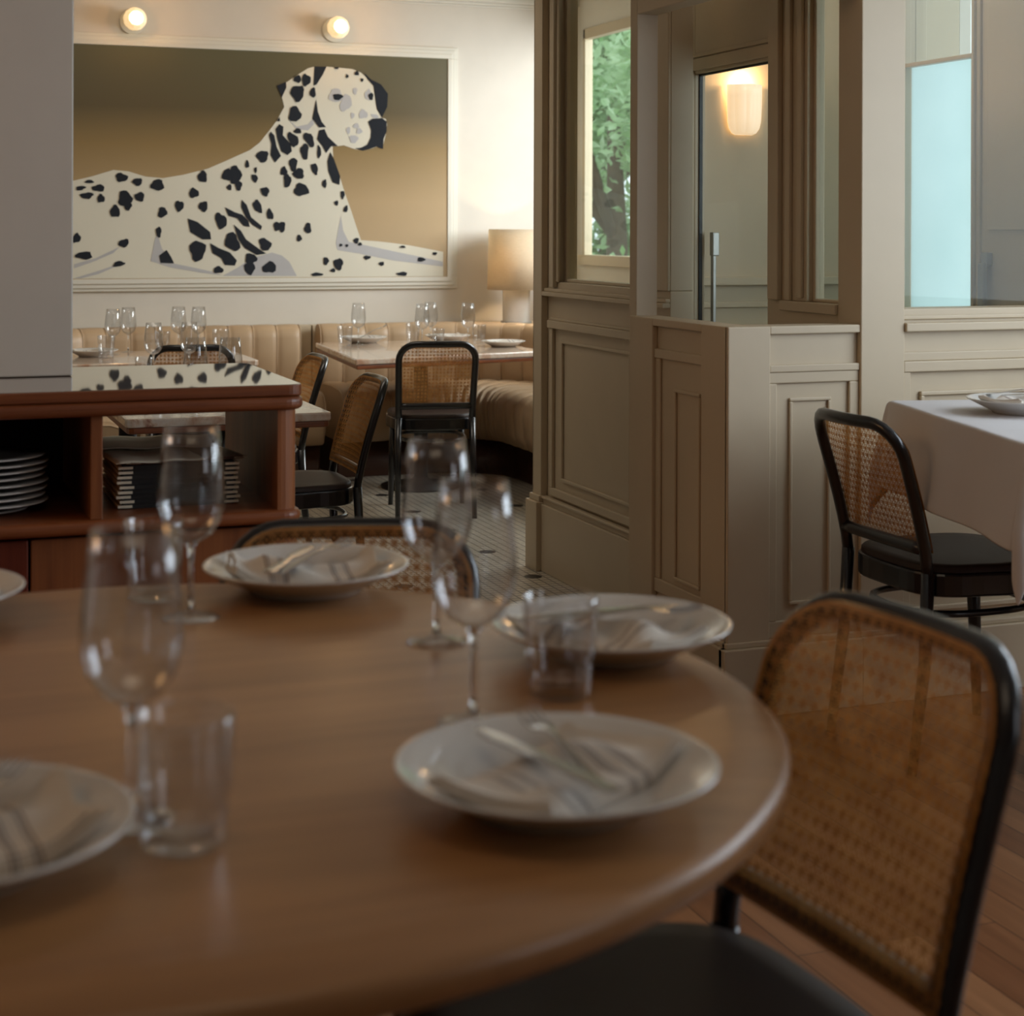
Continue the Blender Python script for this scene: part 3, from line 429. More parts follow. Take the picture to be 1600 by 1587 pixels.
DOG_BLACK=[[(2.523,1.896),(2.548,1.913),(2.605,1.918),(2.631,1.899),(2.631,1.843),(2.613,1.801),(2.61,1.744),(2.573,1.758),(2.534,1.743),(2.491,1.733),(2.448,1.745),(2.483,1.749),(2.519,1.767),(2.538,1.806),(2.541,1.848)],[(2.496,2.17),(2.54,2.132),(2.597,2.107),(2.638,2.055),(2.634,1.982),(2.602,1.919),(2.572,1.981),(2.564,2.043),(2.554,2.098),(2.518,2.134)],[(2.004,2.08),(2.055,2.102),(2.057,2.072),(2.032,2.017)],[(2.216,2.193),(2.283,2.195),(2.262,2.15),(2.227,2.094),(2.21,2.087)],[(2.225,2.012),(2.235,1.943),(2.256,1.889),(2.281,1.859),(2.242,1.856),(2.204,1.904)],[(2.242,1.841),(2.273,1.848),(2.291,1.807),(2.348,1.756),(2.31,1.753),(2.282,1.715),(2.263,1.752),(2.231,1.792)],[(2.019,1.91),(2.023,1.886),(2.005,1.883)],[(1.971,1.827),(1.991,1.807),(2.003,1.746),(2.028,1.695),(1.995,1.657),(1.97,1.698),(1.975,1.76),(1.961,1.807)],[(2.019,1.869),(2.041,1.856),(2.038,1.809),(2.082,1.762),(2.089,1.721),(2.064,1.7),(2.03,1.72),(2.008,1.787),(1.998,1.842)],[(1.72,1.411),(1.774,1.384),(1.815,1.371),(1.849,1.338),(1.856,1.304),(1.822,1.31),(1.788,1.351),(1.74,1.364)],[(1.519,1.349),(1.572,1.33),(1.64,1.276),(1.646,1.236),(1.599,1.236),(1.533,1.276)],[(1.768,1.317),(1.808,1.283),(1.836,1.236),(1.911,1.182),(1.948,1.159),(1.897,1.151),(1.829,1.189),(1.795,1.236)],[(1.812,1.452),(1.839,1.425),(1.863,1.358),(1.924,1.308),(1.918,1.288),(1.87,1.317),(1.835,1.358),(1.809,1.412)],[(2.306,1.722),(2.327,1.684),(2.363,1.588),(2.359,1.54),(2.321,1.553),(2.296,1.615),(2.29,1.67)],[(1.368,1.149),(1.407,1.179),(1.43,1.143),(1.447,1.107),(1.375,1.11)],[(1.64,1.216),(1.687,1.189),(1.748,1.165),(1.786,1.121),(1.775,1.094),(1.721,1.097),(1.701,1.135),(1.653,1.162)],[(1.025,1.541),(1.026,1.536),(1.016,1.533),(1.006,1.532),(0.997,1.532),(0.988,1.533),(0.977,1.535),(0.979,1.54),(0.985,1.543),(0.987,1.547),(0.996,1.55),(1.007,1.55),(1.016,1.548),(1.018,1.544)],[(0.987,1.511),(0.981,1.505),(0.971,1.501),(0.965,1.495),(0.953,1.493),(0.942,1.493),(0.935,1.496),(0.937,1.502),(0.934,1.506),(0.937,1.513),(0.95,1.516),(0.96,1.517),(0.97,1.517),(0.978,1.515)],[(1.025,1.47),(1.014,1.463),(1.011,1.456),(1,1.448),(0.983,1.45),(0.97,1.452),(0.961,1.457),(0.956,1.464),(0.951,1.472),(0.966,1.478),(0.982,1.48),(0.995,1.484),(1.01,1.483),(1.022,1.478)],[(1.079,1.507),(1.077,1.5),(1.074,1.49),(1.057,1.488),(1.043,1.492),(1.028,1.492),(1.018,1.498),(1.013,1.506),(1.017,1.515),(1.032,1.518),(1.042,1.524),(1.058,1.528),(1.07,1.522),(1.078,1.515)],[(1.082,1.452),(1.081,1.441),(1.075,1.433),(1.065,1.434),(1.058,1.431),(1.048,1.431),(1.044,1.442),(1.043,1.452),(1.046,1.461),(1.051,1.468),(1.057,1.478),(1.066,1.475),(1.072,1.466),(1.079,1.462)],[(1.201,1.559),(1.195,1.55),(1.184,1.545),(1.171,1.543),(1.155,1.539),(1.144,1.549),(1.143,1.56),(1.137,1.57),(1.141,1.58),(1.15,1.588),(1.165,1.591),(1.177,1.582),(1.19,1.579),(1.204,1.571)],[(1.274,1.542),(1.274,1.534),(1.268,1.526),(1.258,1.52),(1.245,1.52),(1.238,1.529),(1.23,1.533),(1.222,1.542),(1.227,1.551),(1.235,1.558),(1.246,1.561),(1.257,1.561),(1.271,1.562),(1.277,1.552)],[(1.39,1.527),(1.394,1.512),(1.38,1.502),(1.365,1.496),(1.35,1.499),(1.338,1.505),(1.32,1.51),(1.319,1.526),(1.33,1.537),(1.336,1.549),(1.349,1.556),(1.366,1.559),(1.382,1.553),(1.384,1.537)],[(1.23,1.453),(1.223,1.433),(1.207,1.425),(1.195,1.414),(1.179,1.413),(1.162,1.417),(1.15,1.432),(1.157,1.453),(1.157,1.469),(1.161,1.49),(1.178,1.496),(1.195,1.495),(1.207,1.483),(1.216,1.469)],[(1.225,1.414),(1.217,1.405),(1.213,1.397),(1.207,1.388),(1.196,1.389),(1.188,1.394),(1.184,1.404),(1.183,1.413),(1.179,1.425),(1.187,1.434),(1.197,1.434),(1.206,1.436),(1.214,1.432),(1.222,1.425)],[(1.287,1.463),(1.284,1.454),(1.282,1.44),(1.27,1.436),(1.258,1.441),(1.248,1.444),(1.241,1.452),(1.235,1.463),(1.237,1.475),(1.25,1.479),(1.258,1.485),(1.27,1.49),(1.28,1.484),(1.288,1.475)],[(1.16,1.384),(1.161,1.369),(1.154,1.355),(1.14,1.357),(1.13,1.356),(1.118,1.356),(1.111,1.369),(1.108,1.384),(1.114,1.397),(1.122,1.406),(1.129,1.421),(1.142,1.42),(1.15,1.407),(1.157,1.398)],[(0.958,1.234),(0.952,1.224),(0.942,1.22),(0.934,1.221),(0.923,1.216),(0.917,1.225),(0.918,1.238),(0.919,1.249),(0.925,1.258),(0.932,1.267),(0.942,1.272),(0.948,1.261),(0.954,1.255),(0.96,1.247)],[(1.206,1.225),(1.207,1.216),(1.202,1.207),(1.195,1.197),(1.182,1.191),(1.172,1.197),(1.163,1.2),(1.152,1.205),(1.153,1.215),(1.157,1.226),(1.169,1.232),(1.18,1.234),(1.194,1.24),(1.205,1.235)],[(1.014,1.15),(1.018,1.141),(1.004,1.133),(0.987,1.128),(0.967,1.132),(0.954,1.137),(0.932,1.14),(0.927,1.151),(0.939,1.159),(0.95,1.166),(0.967,1.169),(0.986,1.172),(1.008,1.17),(1.01,1.158)],[(1.19,1.111),(1.188,1.104),(1.176,1.098),(1.164,1.093),(1.152,1.092),(1.138,1.09),(1.124,1.092),(1.129,1.101),(1.131,1.106),(1.134,1.113),(1.146,1.119),(1.16,1.122),(1.172,1.119),(1.177,1.114)],[(1.411,1.371),(1.398,1.363),(1.39,1.357),(1.379,1.351),(1.369,1.354),(1.36,1.362),(1.361,1.376),(1.366,1.387),(1.367,1.402),(1.377,1.41),(1.389,1.408),(1.398,1.405),(1.403,1.395),(1.41,1.385)],[(1.379,1.276),(1.375,1.265),(1.375,1.251),(1.369,1.243),(1.362,1.248),(1.356,1.254),(1.353,1.264),(1.35,1.276),(1.349,1.291),(1.356,1.296),(1.362,1.3),(1.368,1.305),(1.374,1.299),(1.379,1.29)],[(1.62,1.575),(1.622,1.561),(1.618,1.545),(1.604,1.546),(1.594,1.547),(1.582,1.549),(1.575,1.56),(1.57,1.574),(1.576,1.588),(1.586,1.595),(1.592,1.608),(1.605,1.61),(1.614,1.6),(1.621,1.589)],[(1.579,1.486),(1.579,1.473),(1.568,1.466),(1.557,1.465),(1.546,1.458),(1.533,1.462),(1.528,1.474),(1.526,1.486),(1.531,1.496),(1.535,1.507),(1.545,1.517),(1.557,1.51),(1.566,1.504),(1.576,1.498)],[(1.498,1.416),(1.495,1.403),(1.487,1.396),(1.479,1.387),(1.467,1.381),(1.46,1.394),(1.455,1.404),(1.45,1.416),(1.452,1.428),(1.457,1.442),(1.468,1.444),(1.478,1.438),(1.489,1.44),(1.498,1.43)],[(1.625,1.414),(1.625,1.402),(1.619,1.392),(1.61,1.382),(1.597,1.387),(1.59,1.397),(1.579,1.401),(1.575,1.414),(1.58,1.426),(1.587,1.436),(1.598,1.437),(1.608,1.442),(1.622,1.441),(1.625,1.426)],[(1.763,1.587),(1.763,1.571),(1.752,1.56),(1.74,1.555),(1.727,1.56),(1.715,1.561),(1.701,1.569),(1.704,1.586),(1.709,1.598),(1.715,1.61),(1.726,1.617),(1.74,1.623),(1.751,1.612),(1.754,1.598)],[(1.815,1.587),(1.805,1.565),(1.794,1.551),(1.783,1.539),(1.769,1.537),(1.753,1.54),(1.746,1.564),(1.75,1.586),(1.746,1.609),(1.754,1.631),(1.768,1.638),(1.783,1.638),(1.793,1.621),(1.805,1.609)],[(1.814,1.529),(1.808,1.52),(1.806,1.508),(1.799,1.5),(1.79,1.501),(1.782,1.507),(1.78,1.519),(1.776,1.529),(1.773,1.543),(1.782,1.55),(1.79,1.553),(1.798,1.554),(1.805,1.55),(1.814,1.543)],[(1.755,1.519),(1.755,1.512),(1.754,1.504),(1.747,1.503),(1.741,1.504),(1.736,1.507),(1.732,1.512),(1.728,1.519),(1.731,1.526),(1.737,1.529),(1.741,1.535),(1.747,1.536),(1.753,1.532),(1.756,1.526)],[(1.852,1.646),(1.853,1.635),(1.848,1.628),(1.843,1.629),(1.839,1.625),(1.834,1.628),(1.831,1.636),(1.83,1.646),(1.833,1.653),(1.835,1.662),(1.838,1.671),(1.844,1.667),(1.847,1.662),(1.85,1.655)],[(1.899,1.577),(1.901,1.566),(1.896,1.56),(1.893,1.552),(1.888,1.544),(1.879,1.55),(1.873,1.557),(1.868,1.565),(1.866,1.575),(1.864,1.586),(1.87,1.592),(1.879,1.589),(1.886,1.591),(1.893,1.586)],[(1.895,1.616),(1.895,1.609),(1.892,1.604),(1.89,1.597),(1.886,1.598),(1.884,1.605),(1.881,1.609),(1.879,1.615),(1.88,1.623),(1.882,1.629),(1.886,1.629),(1.889,1.63),(1.894,1.631),(1.895,1.623)],[(1.953,1.676),(1.945,1.663),(1.931,1.656),(1.915,1.657),(1.907,1.67),(1.898,1.679),(1.887,1.693),(1.896,1.707),(1.908,1.716),(1.921,1.721),(1.935,1.719),(1.952,1.719),(1.959,1.704),(1.953,1.689)],[(2.122,1.802),(2.127,1.782),(2.126,1.766),(2.12,1.756),(2.11,1.751),(2.099,1.743),(2.083,1.755),(2.076,1.775),(2.067,1.79),(2.063,1.808),(2.067,1.822),(2.077,1.83),(2.093,1.818),(2.105,1.812)],[(2.209,1.802),(2.21,1.784),(2.215,1.767),(2.214,1.753),(2.205,1.745),(2.192,1.747),(2.179,1.765),(2.168,1.778),(2.153,1.795),(2.153,1.812),(2.159,1.823),(2.169,1.826),(2.181,1.822),(2.196,1.821)],[(2.18,1.723),(2.179,1.705),(2.177,1.682),(2.167,1.676),(2.156,1.678),(2.148,1.689),(2.144,1.705),(2.135,1.722),(2.138,1.744),(2.149,1.752),(2.156,1.764),(2.166,1.767),(2.176,1.76),(2.184,1.745)],[(2.14,1.834),(2.143,1.827),(2.136,1.821),(2.126,1.821),(2.117,1.82),(2.109,1.822),(2.102,1.826),(2.098,1.833),(2.105,1.839),(2.11,1.844),(2.116,1.85),(2.127,1.849),(2.135,1.846),(2.139,1.84)],[(2.254,1.721),(2.254,1.704),(2.249,1.697),(2.245,1.691),(2.24,1.682),(2.235,1.691),(2.232,1.705),(2.232,1.721),(2.234,1.734),(2.234,1.753),(2.239,1.761),(2.244,1.752),(2.249,1.747),(2.252,1.737)],[(2.236,1.632),(2.236,1.619),(2.232,1.609),(2.232,1.594),(2.223,1.591),(2.214,1.603),(2.206,1.61),(2.2,1.623),(2.197,1.637),(2.197,1.652),(2.206,1.653),(2.213,1.655),(2.222,1.658),(2.23,1.647)],[(2.286,1.546),(2.285,1.536),(2.282,1.527),(2.277,1.519),(2.272,1.526),(2.267,1.53),(2.261,1.535),(2.26,1.546),(2.262,1.556),(2.266,1.563),(2.272,1.565),(2.277,1.571),(2.283,1.567),(2.284,1.555)],[(2.066,1.611),(2.063,1.6),(2.057,1.591),(2.049,1.588),(2.041,1.591),(2.031,1.59),(2.025,1.598),(2.027,1.611),(2.028,1.621),(2.033,1.629),(2.04,1.636),(2.05,1.639),(2.055,1.628),(2.059,1.62)],[(2.088,1.56),(2.082,1.544),(2.077,1.532),(2.069,1.525),(2.06,1.521),(2.049,1.524),(2.047,1.544),(2.047,1.559),(2.044,1.577),(2.05,1.591),(2.059,1.599),(2.069,1.595),(2.075,1.584),(2.085,1.578)],[(2.118,1.65),(2.114,1.636),(2.112,1.619),(2.103,1.611),(2.092,1.61),(2.084,1.621),(2.081,1.636),(2.073,1.65),(2.074,1.669),(2.084,1.678),(2.092,1.685),(2.102,1.685),(2.111,1.681),(2.121,1.67)],[(2.153,1.599),(2.158,1.585),(2.15,1.572),(2.135,1.571),(2.122,1.571),(2.111,1.577),(2.1,1.585),(2.091,1.598),(2.102,1.61),(2.112,1.618),(2.121,1.629),(2.135,1.63),(2.149,1.625),(2.155,1.612)],[(2.185,1.51),(2.188,1.492),(2.167,1.484),(2.15,1.481),(2.133,1.474),(2.115,1.481),(2.101,1.493),(2.101,1.509),(2.112,1.522),(2.115,1.539),(2.131,1.55),(2.151,1.543),(2.167,1.537),(2.176,1.524)],[(1.964,1.507),(1.964,1.495),(1.957,1.487),(1.955,1.475),(1.945,1.469),(1.934,1.475),(1.925,1.481),(1.921,1.491),(1.916,1.501),(1.915,1.515),(1.927,1.519),(1.937,1.52),(1.947,1.523),(1.957,1.517)],[(1.919,1.425),(1.921,1.411),(1.924,1.396),(1.924,1.379),(1.91,1.382),(1.9,1.389),(1.888,1.393),(1.879,1.407),(1.872,1.424),(1.874,1.438),(1.883,1.441),(1.887,1.453),(1.899,1.454),(1.91,1.439)],[(1.985,1.378),(1.988,1.365),(1.987,1.351),(1.98,1.346),(1.971,1.35),(1.963,1.347),(1.954,1.354),(1.951,1.369),(1.95,1.382),(1.953,1.391),(1.957,1.4),(1.963,1.409),(1.973,1.398),(1.978,1.388)],[(1.73,1.349),(1.731,1.327),(1.728,1.31),(1.717,1.302),(1.707,1.294),(1.692,1.289),(1.681,1.309),(1.675,1.328),(1.667,1.346),(1.668,1.364),(1.674,1.381),(1.689,1.382),(1.702,1.368),(1.717,1.365)],[(1.616,1.176),(1.606,1.155),(1.599,1.132),(1.583,1.121),(1.562,1.114),(1.545,1.13),(1.543,1.156),(1.53,1.176),(1.529,1.203),(1.546,1.22),(1.563,1.23),(1.581,1.223),(1.598,1.218),(1.619,1.205)],[(1.788,1.235),(1.802,1.216),(1.806,1.191),(1.792,1.177),(1.776,1.171),(1.758,1.181),(1.741,1.189),(1.72,1.203),(1.72,1.229),(1.727,1.247),(1.732,1.266),(1.746,1.273),(1.765,1.277),(1.783,1.26)],[(1.963,1.227),(1.979,1.215),(1.976,1.198),(1.967,1.188),(1.96,1.177),(1.946,1.175),(1.93,1.175),(1.917,1.189),(1.916,1.205),(1.908,1.22),(1.908,1.236),(1.921,1.243),(1.936,1.245),(1.95,1.235)],[(1.901,1.13),(1.895,1.117),(1.88,1.112),(1.871,1.102),(1.855,1.098),(1.842,1.106),(1.833,1.117),(1.835,1.131),(1.836,1.143),(1.839,1.159),(1.856,1.161),(1.87,1.156),(1.883,1.153),(1.892,1.143)],[(1.888,1.078),(1.88,1.066),(1.874,1.055),(1.865,1.04),(1.85,1.045),(1.84,1.055),(1.831,1.065),(1.828,1.078),(1.826,1.094),(1.836,1.106),(1.851,1.103),(1.863,1.108),(1.877,1.106),(1.885,1.092)],[(2.003,1.092),(2.002,1.079),(2.001,1.064),(1.984,1.054),(1.966,1.058),(1.949,1.055),(1.932,1.059),(1.926,1.072),(1.926,1.086),(1.94,1.097),(1.952,1.106),(1.967,1.119),(1.985,1.113),(1.995,1.102)],[(1.715,1.071),(1.712,1.062),(1.704,1.055),(1.691,1.055),(1.681,1.054),(1.666,1.053),(1.66,1.062),(1.661,1.071),(1.663,1.079),(1.67,1.084),(1.679,1.092),(1.693,1.091),(1.7,1.083),(1.709,1.078)],[(2.033,1.308),(2.028,1.299),(2.023,1.29),(2.014,1.286),(2.004,1.281),(1.994,1.287),(1.993,1.3),(1.989,1.308),(1.988,1.32),(1.995,1.329),(2.004,1.334),(2.014,1.329),(2.022,1.325),(2.033,1.321)],[(2.051,1.306),(2.051,1.294),(2.047,1.281),(2.039,1.275),(2.03,1.274),(2.024,1.285),(2.02,1.294),(2.012,1.306),(2.016,1.32),(2.023,1.328),(2.03,1.333),(2.038,1.332),(2.048,1.332),(2.054,1.321)],[(2.197,1.298),(2.201,1.283),(2.194,1.273),(2.185,1.27),(2.177,1.27),(2.17,1.277),(2.161,1.283),(2.158,1.298),(2.166,1.309),(2.169,1.32),(2.176,1.329),(2.185,1.329),(2.194,1.324),(2.196,1.31)],[(2.148,1.243),(2.147,1.234),(2.139,1.23),(2.135,1.226),(2.129,1.224),(2.123,1.227),(2.118,1.234),(2.12,1.243),(2.121,1.25),(2.122,1.26),(2.129,1.263),(2.135,1.261),(2.14,1.257),(2.143,1.251)],[(2.39,1.485),(2.387,1.476),(2.383,1.47),(2.38,1.459),(2.375,1.46),(2.371,1.467),(2.368,1.475),(2.368,1.485),(2.366,1.496),(2.369,1.506),(2.375,1.505),(2.38,1.506),(2.385,1.504),(2.388,1.496)],[(2.353,1.439),(2.351,1.434),(2.35,1.427),(2.345,1.423),(2.34,1.427),(2.336,1.429),(2.332,1.433),(2.33,1.439),(2.33,1.446),(2.336,1.449),(2.34,1.45),(2.345,1.454),(2.35,1.451),(2.352,1.445)],[(2.407,1.404),(2.404,1.395),(2.399,1.388),(2.394,1.389),(2.39,1.392),(2.384,1.392),(2.383,1.4),(2.385,1.409),(2.389,1.417),(2.394,1.42),(2.399,1.427),(2.405,1.427),(2.406,1.418),(2.407,1.412)],[(2.378,1.205),(2.376,1.201),(2.374,1.199),(2.37,1.198),(2.366,1.196),(2.362,1.197),(2.362,1.202),(2.361,1.205),(2.361,1.208),(2.363,1.212),(2.366,1.214),(2.37,1.212),(2.373,1.21),(2.377,1.209)],[(2.41,1.202),(2.41,1.199),(2.408,1.196),(2.405,1.194),(2.4,1.193),(2.398,1.196),(2.396,1.199),(2.393,1.202),(2.394,1.206),(2.397,1.209),(2.401,1.21),(2.404,1.209),(2.408,1.209),(2.412,1.206)],[(2.468,1.226),(2.467,1.218),(2.461,1.213),(2.454,1.213),(2.448,1.216),(2.446,1.222),(2.441,1.227),(2.441,1.235),(2.448,1.24),(2.453,1.244),(2.459,1.245),(2.465,1.244),(2.472,1.241),(2.47,1.232)],[(2.49,1.21),(2.49,1.205),(2.485,1.203),(2.481,1.202),(2.476,1.201),(2.471,1.203),(2.466,1.205),(2.467,1.21),(2.47,1.214),(2.471,1.218),(2.475,1.22),(2.481,1.22),(2.485,1.218),(2.487,1.214)],[(2.302,1.117),(2.297,1.108),(2.292,1.103),(2.288,1.094),(2.28,1.094),(2.274,1.099),(2.27,1.107),(2.271,1.117),(2.269,1.127),(2.272,1.137),(2.28,1.137),(2.287,1.137),(2.293,1.133),(2.298,1.126)],[(2.382,1.1),(2.374,1.088),(2.372,1.073),(2.362,1.062),(2.349,1.069),(2.339,1.076),(2.332,1.087),(2.328,1.1),(2.326,1.117),(2.338,1.125),(2.35,1.126),(2.361,1.133),(2.372,1.127),(2.381,1.115)],[(2.337,1.064),(2.336,1.06),(2.334,1.054),(2.327,1.054),(2.321,1.056),(2.315,1.056),(2.31,1.059),(2.308,1.064),(2.311,1.069),(2.316,1.071),(2.32,1.075),(2.327,1.077),(2.332,1.073),(2.336,1.069)],[(2.269,1.043),(2.266,1.038),(2.255,1.035),(2.239,1.035),(2.226,1.034),(2.209,1.034),(2.203,1.039),(2.201,1.043),(2.206,1.047),(2.213,1.05),(2.224,1.054),(2.241,1.052),(2.251,1.049),(2.264,1.047)],[(2.54,1.135),(2.537,1.131),(2.531,1.127),(2.524,1.125),(2.515,1.122),(2.507,1.127),(2.505,1.131),(2.5,1.135),(2.501,1.14),(2.506,1.145),(2.515,1.147),(2.524,1.144),(2.532,1.144),(2.541,1.141)],[(2.617,1.1),(2.618,1.095),(2.614,1.091),(2.608,1.088),(2.6,1.089),(2.596,1.093),(2.59,1.096),(2.585,1.1),(2.589,1.105),(2.594,1.109),(2.6,1.11),(2.607,1.111),(2.615,1.111),(2.618,1.105)],[(2.744,1.195),(2.745,1.191),(2.738,1.189),(2.731,1.188),(2.723,1.189),(2.717,1.19),(2.708,1.191),(2.709,1.195),(2.713,1.197),(2.716,1.2),(2.723,1.202),(2.731,1.202),(2.738,1.201),(2.739,1.197)],[(2.865,1.123),(2.859,1.117),(2.849,1.115),(2.842,1.111),(2.832,1.111),(2.821,1.112),(2.814,1.117),(2.818,1.123),(2.817,1.128),(2.82,1.135),(2.831,1.136),(2.842,1.135),(2.85,1.132),(2.856,1.128)],[(2.932,1.157),(2.927,1.154),(2.926,1.15),(2.921,1.147),(2.915,1.148),(2.909,1.15),(2.907,1.153),(2.906,1.157),(2.903,1.161),(2.909,1.164),(2.915,1.164),(2.921,1.165),(2.926,1.163),(2.931,1.161)],[(2.753,1.042),(2.75,1.038),(2.748,1.032),(2.732,1.031),(2.718,1.033),(2.705,1.034),(2.696,1.038),(2.689,1.043),(2.692,1.048),(2.708,1.05),(2.718,1.053),(2.732,1.055),(2.745,1.051),(2.754,1.047)],[(2.137,2.111),(2.132,2.102),(2.123,2.098),(2.114,2.104),(2.106,2.106),(2.097,2.111),(2.098,2.121),(2.101,2.131),(2.109,2.135),(2.116,2.138),(2.126,2.144),(2.135,2.137),(2.136,2.128),(2.139,2.12)],[(2.194,2.118),(2.192,2.103),(2.182,2.094),(2.173,2.089),(2.162,2.079),(2.151,2.088),(2.148,2.104),(2.144,2.116),(2.146,2.13),(2.151,2.145),(2.162,2.153),(2.173,2.143),(2.182,2.141),(2.193,2.134)],[(2.153,2.044),(2.152,2.025),(2.142,2.01),(2.129,1.994),(2.11,1.992),(2.1,2.013),(2.089,2.024),(2.078,2.041),(2.084,2.062),(2.095,2.079),(2.112,2.082),(2.127,2.081),(2.147,2.085),(2.157,2.065)],[(2.221,2.049),(2.223,2.036),(2.217,2.026),(2.21,2.02),(2.203,2.024),(2.197,2.03),(2.189,2.034),(2.188,2.048),(2.192,2.059),(2.196,2.068),(2.203,2.073),(2.21,2.078),(2.218,2.073),(2.219,2.059)],[(2.145,1.927),(2.139,1.906),(2.125,1.895),(2.112,1.886),(2.098,1.887),(2.081,1.888),(2.069,1.903),(2.075,1.925),(2.077,1.942),(2.081,1.962),(2.096,1.971),(2.113,1.972),(2.124,1.958),(2.131,1.943)],[(2.38,2.03),(2.369,2.023),(2.363,2.017),(2.354,2.011),(2.341,2.011),(2.328,2.013),(2.324,2.021),(2.324,2.029),(2.318,2.037),(2.328,2.044),(2.341,2.045),(2.353,2.046),(2.363,2.043),(2.375,2.039)],[(2.552,2.038),(2.549,2.031),(2.549,2.02),(2.542,2.016),(2.535,2.019),(2.53,2.022),(2.527,2.029),(2.523,2.037),(2.523,2.048),(2.531,2.052),(2.536,2.056),(2.542,2.059),(2.548,2.055),(2.553,2.048)],[(2.468,2.165),(2.469,2.159),(2.466,2.153),(2.459,2.154),(2.454,2.153),(2.448,2.154),(2.444,2.158),(2.442,2.164),(2.446,2.169),(2.45,2.172),(2.453,2.178),(2.459,2.178),(2.464,2.174),(2.467,2.17)],[(2.41,2.146),(2.409,2.141),(2.406,2.138),(2.402,2.137),(2.399,2.134),(2.395,2.136),(2.393,2.141),(2.393,2.145),(2.394,2.15),(2.395,2.155),(2.398,2.158),(2.402,2.155),(2.405,2.153),(2.409,2.151)],[(2.495,2.128),(2.494,2.124),(2.491,2.121),(2.489,2.118),(2.484,2.116),(2.482,2.121),(2.48,2.124),(2.478,2.128),(2.478,2.132),(2.48,2.136),(2.485,2.137),(2.488,2.136),(2.492,2.136),(2.495,2.133)],[(2.352,2.189),(2.352,2.187),(2.349,2.185),(2.343,2.183),(2.337,2.184),(2.332,2.185),(2.326,2.186),(2.324,2.188),(2.327,2.191),(2.331,2.193),(2.337,2.193),(2.343,2.195),(2.35,2.194),(2.351,2.192)],[(0.836,1.45),(0.833,1.437),(0.819,1.429),(0.804,1.425),(0.789,1.428),(0.771,1.428),(0.755,1.435),(0.761,1.449),(0.765,1.459),(0.772,1.469),(0.787,1.475),(0.805,1.479),(0.818,1.469),(0.823,1.459)],[(0.728,1.319),(0.715,1.303),(0.704,1.292),(0.692,1.282),(0.675,1.281),(0.657,1.284),(0.651,1.303),(0.654,1.319),(0.648,1.337),(0.658,1.353),(0.675,1.358),(0.692,1.356),(0.703,1.345),(0.718,1.337)],[(0.802,1.216),(0.794,1.207),(0.792,1.195),(0.779,1.188),(0.764,1.19),(0.752,1.196),(0.748,1.206),(0.74,1.216),(0.737,1.229),(0.753,1.235),(0.765,1.239),(0.778,1.24),(0.791,1.236),(0.804,1.229)]]
# ---------------------------------------------------------------- large structure
def fx(mb, X, y0, y1, z0, z1, n): mb.box((X - n, y0, z0), (X, y1, z1))
def fy(mb, Y, x0, x1, z0, z1, n): mb.box((x0, Y - n, z0), (x1, Y, z1))
def rect(fn, mb, P, a0, a1, z0, z1, w, n):
    fn(mb, P, a0, a1, z1 - w, z1, n); fn(mb, P, a0, a1, z0, z0 + w, n)
    fn(mb, P, a0, a0 + w, z0 + w, z1 - w, n); fn(mb, P, a1 - w, a1, z0 + w, z1 - w, n)
H = 2.64
f = MB().box((-3.2, 4.25, -0.1), (3.9, 9.2, 0)); struct(f.build('floor', 'tile'))
f = MB().box((-3.2, -2.8, -0.1), (3.9, 4.25, 0)); struct(f.build('floor', 'planks'))
f = MB().box((-3.2, -2.8, H), (3.9, 9.2, H + 0.1)); struct(f.build('ceiling', 'ceiling'))
f = MB().box((-3.2, 9.05, 0), (3.9, 9.2, H)); struct(f.build('wall_back', 'wall'))
f = MB().box((-3.2, -2.8, 0), (-3.1, 9.05, H)); struct(f.build('wall_left', 'wall'))
f = MB().box((-3.1, -2.8, 0), (3.8, -2.7, H)); struct(f.build('wall_front', 'wall'))
# street facade with its window openings
f = MB()
f.box((3.8, 5.3, 0), (3.85, 9.05, 1.13)).box((3.8, 5.3, 2.46), (3.85, 9.05, H)).box((3.8, 8.92, 1.13), (3.85, 9.05, 2.46)).box((3.8, 5.3, 1.13), (3.85, 6.3, 2.46))
f.box((3.8, -2.7, 0), (3.9, 3.95, 0.9)).box((3.8, -2.7, 2.42), (3.9, 3.95, H)).box((3.8, 3.55, 0.9), (3.9, 3.95, 2.42)).box((3.8, -2.7, 0.9), (3.9, 1.2, 2.42))
struct(f.build('wall_right', 'wall'))
f = MB()
f.box((2.56, 5.3, 0), (3.8, 5.4, H))
f.box((3.45, 3.95, 0), (3.55, 4.0, H)).box((3.45, 4.0, 2.42), (3.55, 5.3, H)).box((3.45, 4.70, 0), (3.55, 5.3, 0.9)).box((3.45, 5.15, 0.9), (3.55, 5.3, 2.42)).box((3.45, 4.70, 0.9), (3.55, 4.72, 2.42))
fy(f, 5.3, 2.6, 3.45, 1.10, 1.13, 0.03); fy(f, 5.3, 2.6, 3.45, 1.02, 1.04, 0.012); fy(f, 5.3, 2.6, 3.45, 0.93, 0.96, 0.02); fy(f, 5.3, 2.6, 3.45, 0.86, 0.875, 0.01)
fy(f, 5.3, 2.6, 2.66, 1.13, H, 0.012); fy(f, 5.3, 2.6, 3.45, 0, 0.2, 0.02)
struct(f.build('wall_vestibule', 'paint', bevel=0.003))

# crown moulding along the back wall
f = MB()
for (z0, z1, n) in ((2.575, 2.585, 0.012), (2.585, 2.60, 0.03), (2.60, H, 0.055)): fy(f, 9.05, -3.1, 3.8, z0, z1, n)
struct(f.build('trim_1', 'ceiling', bevel=0.004))

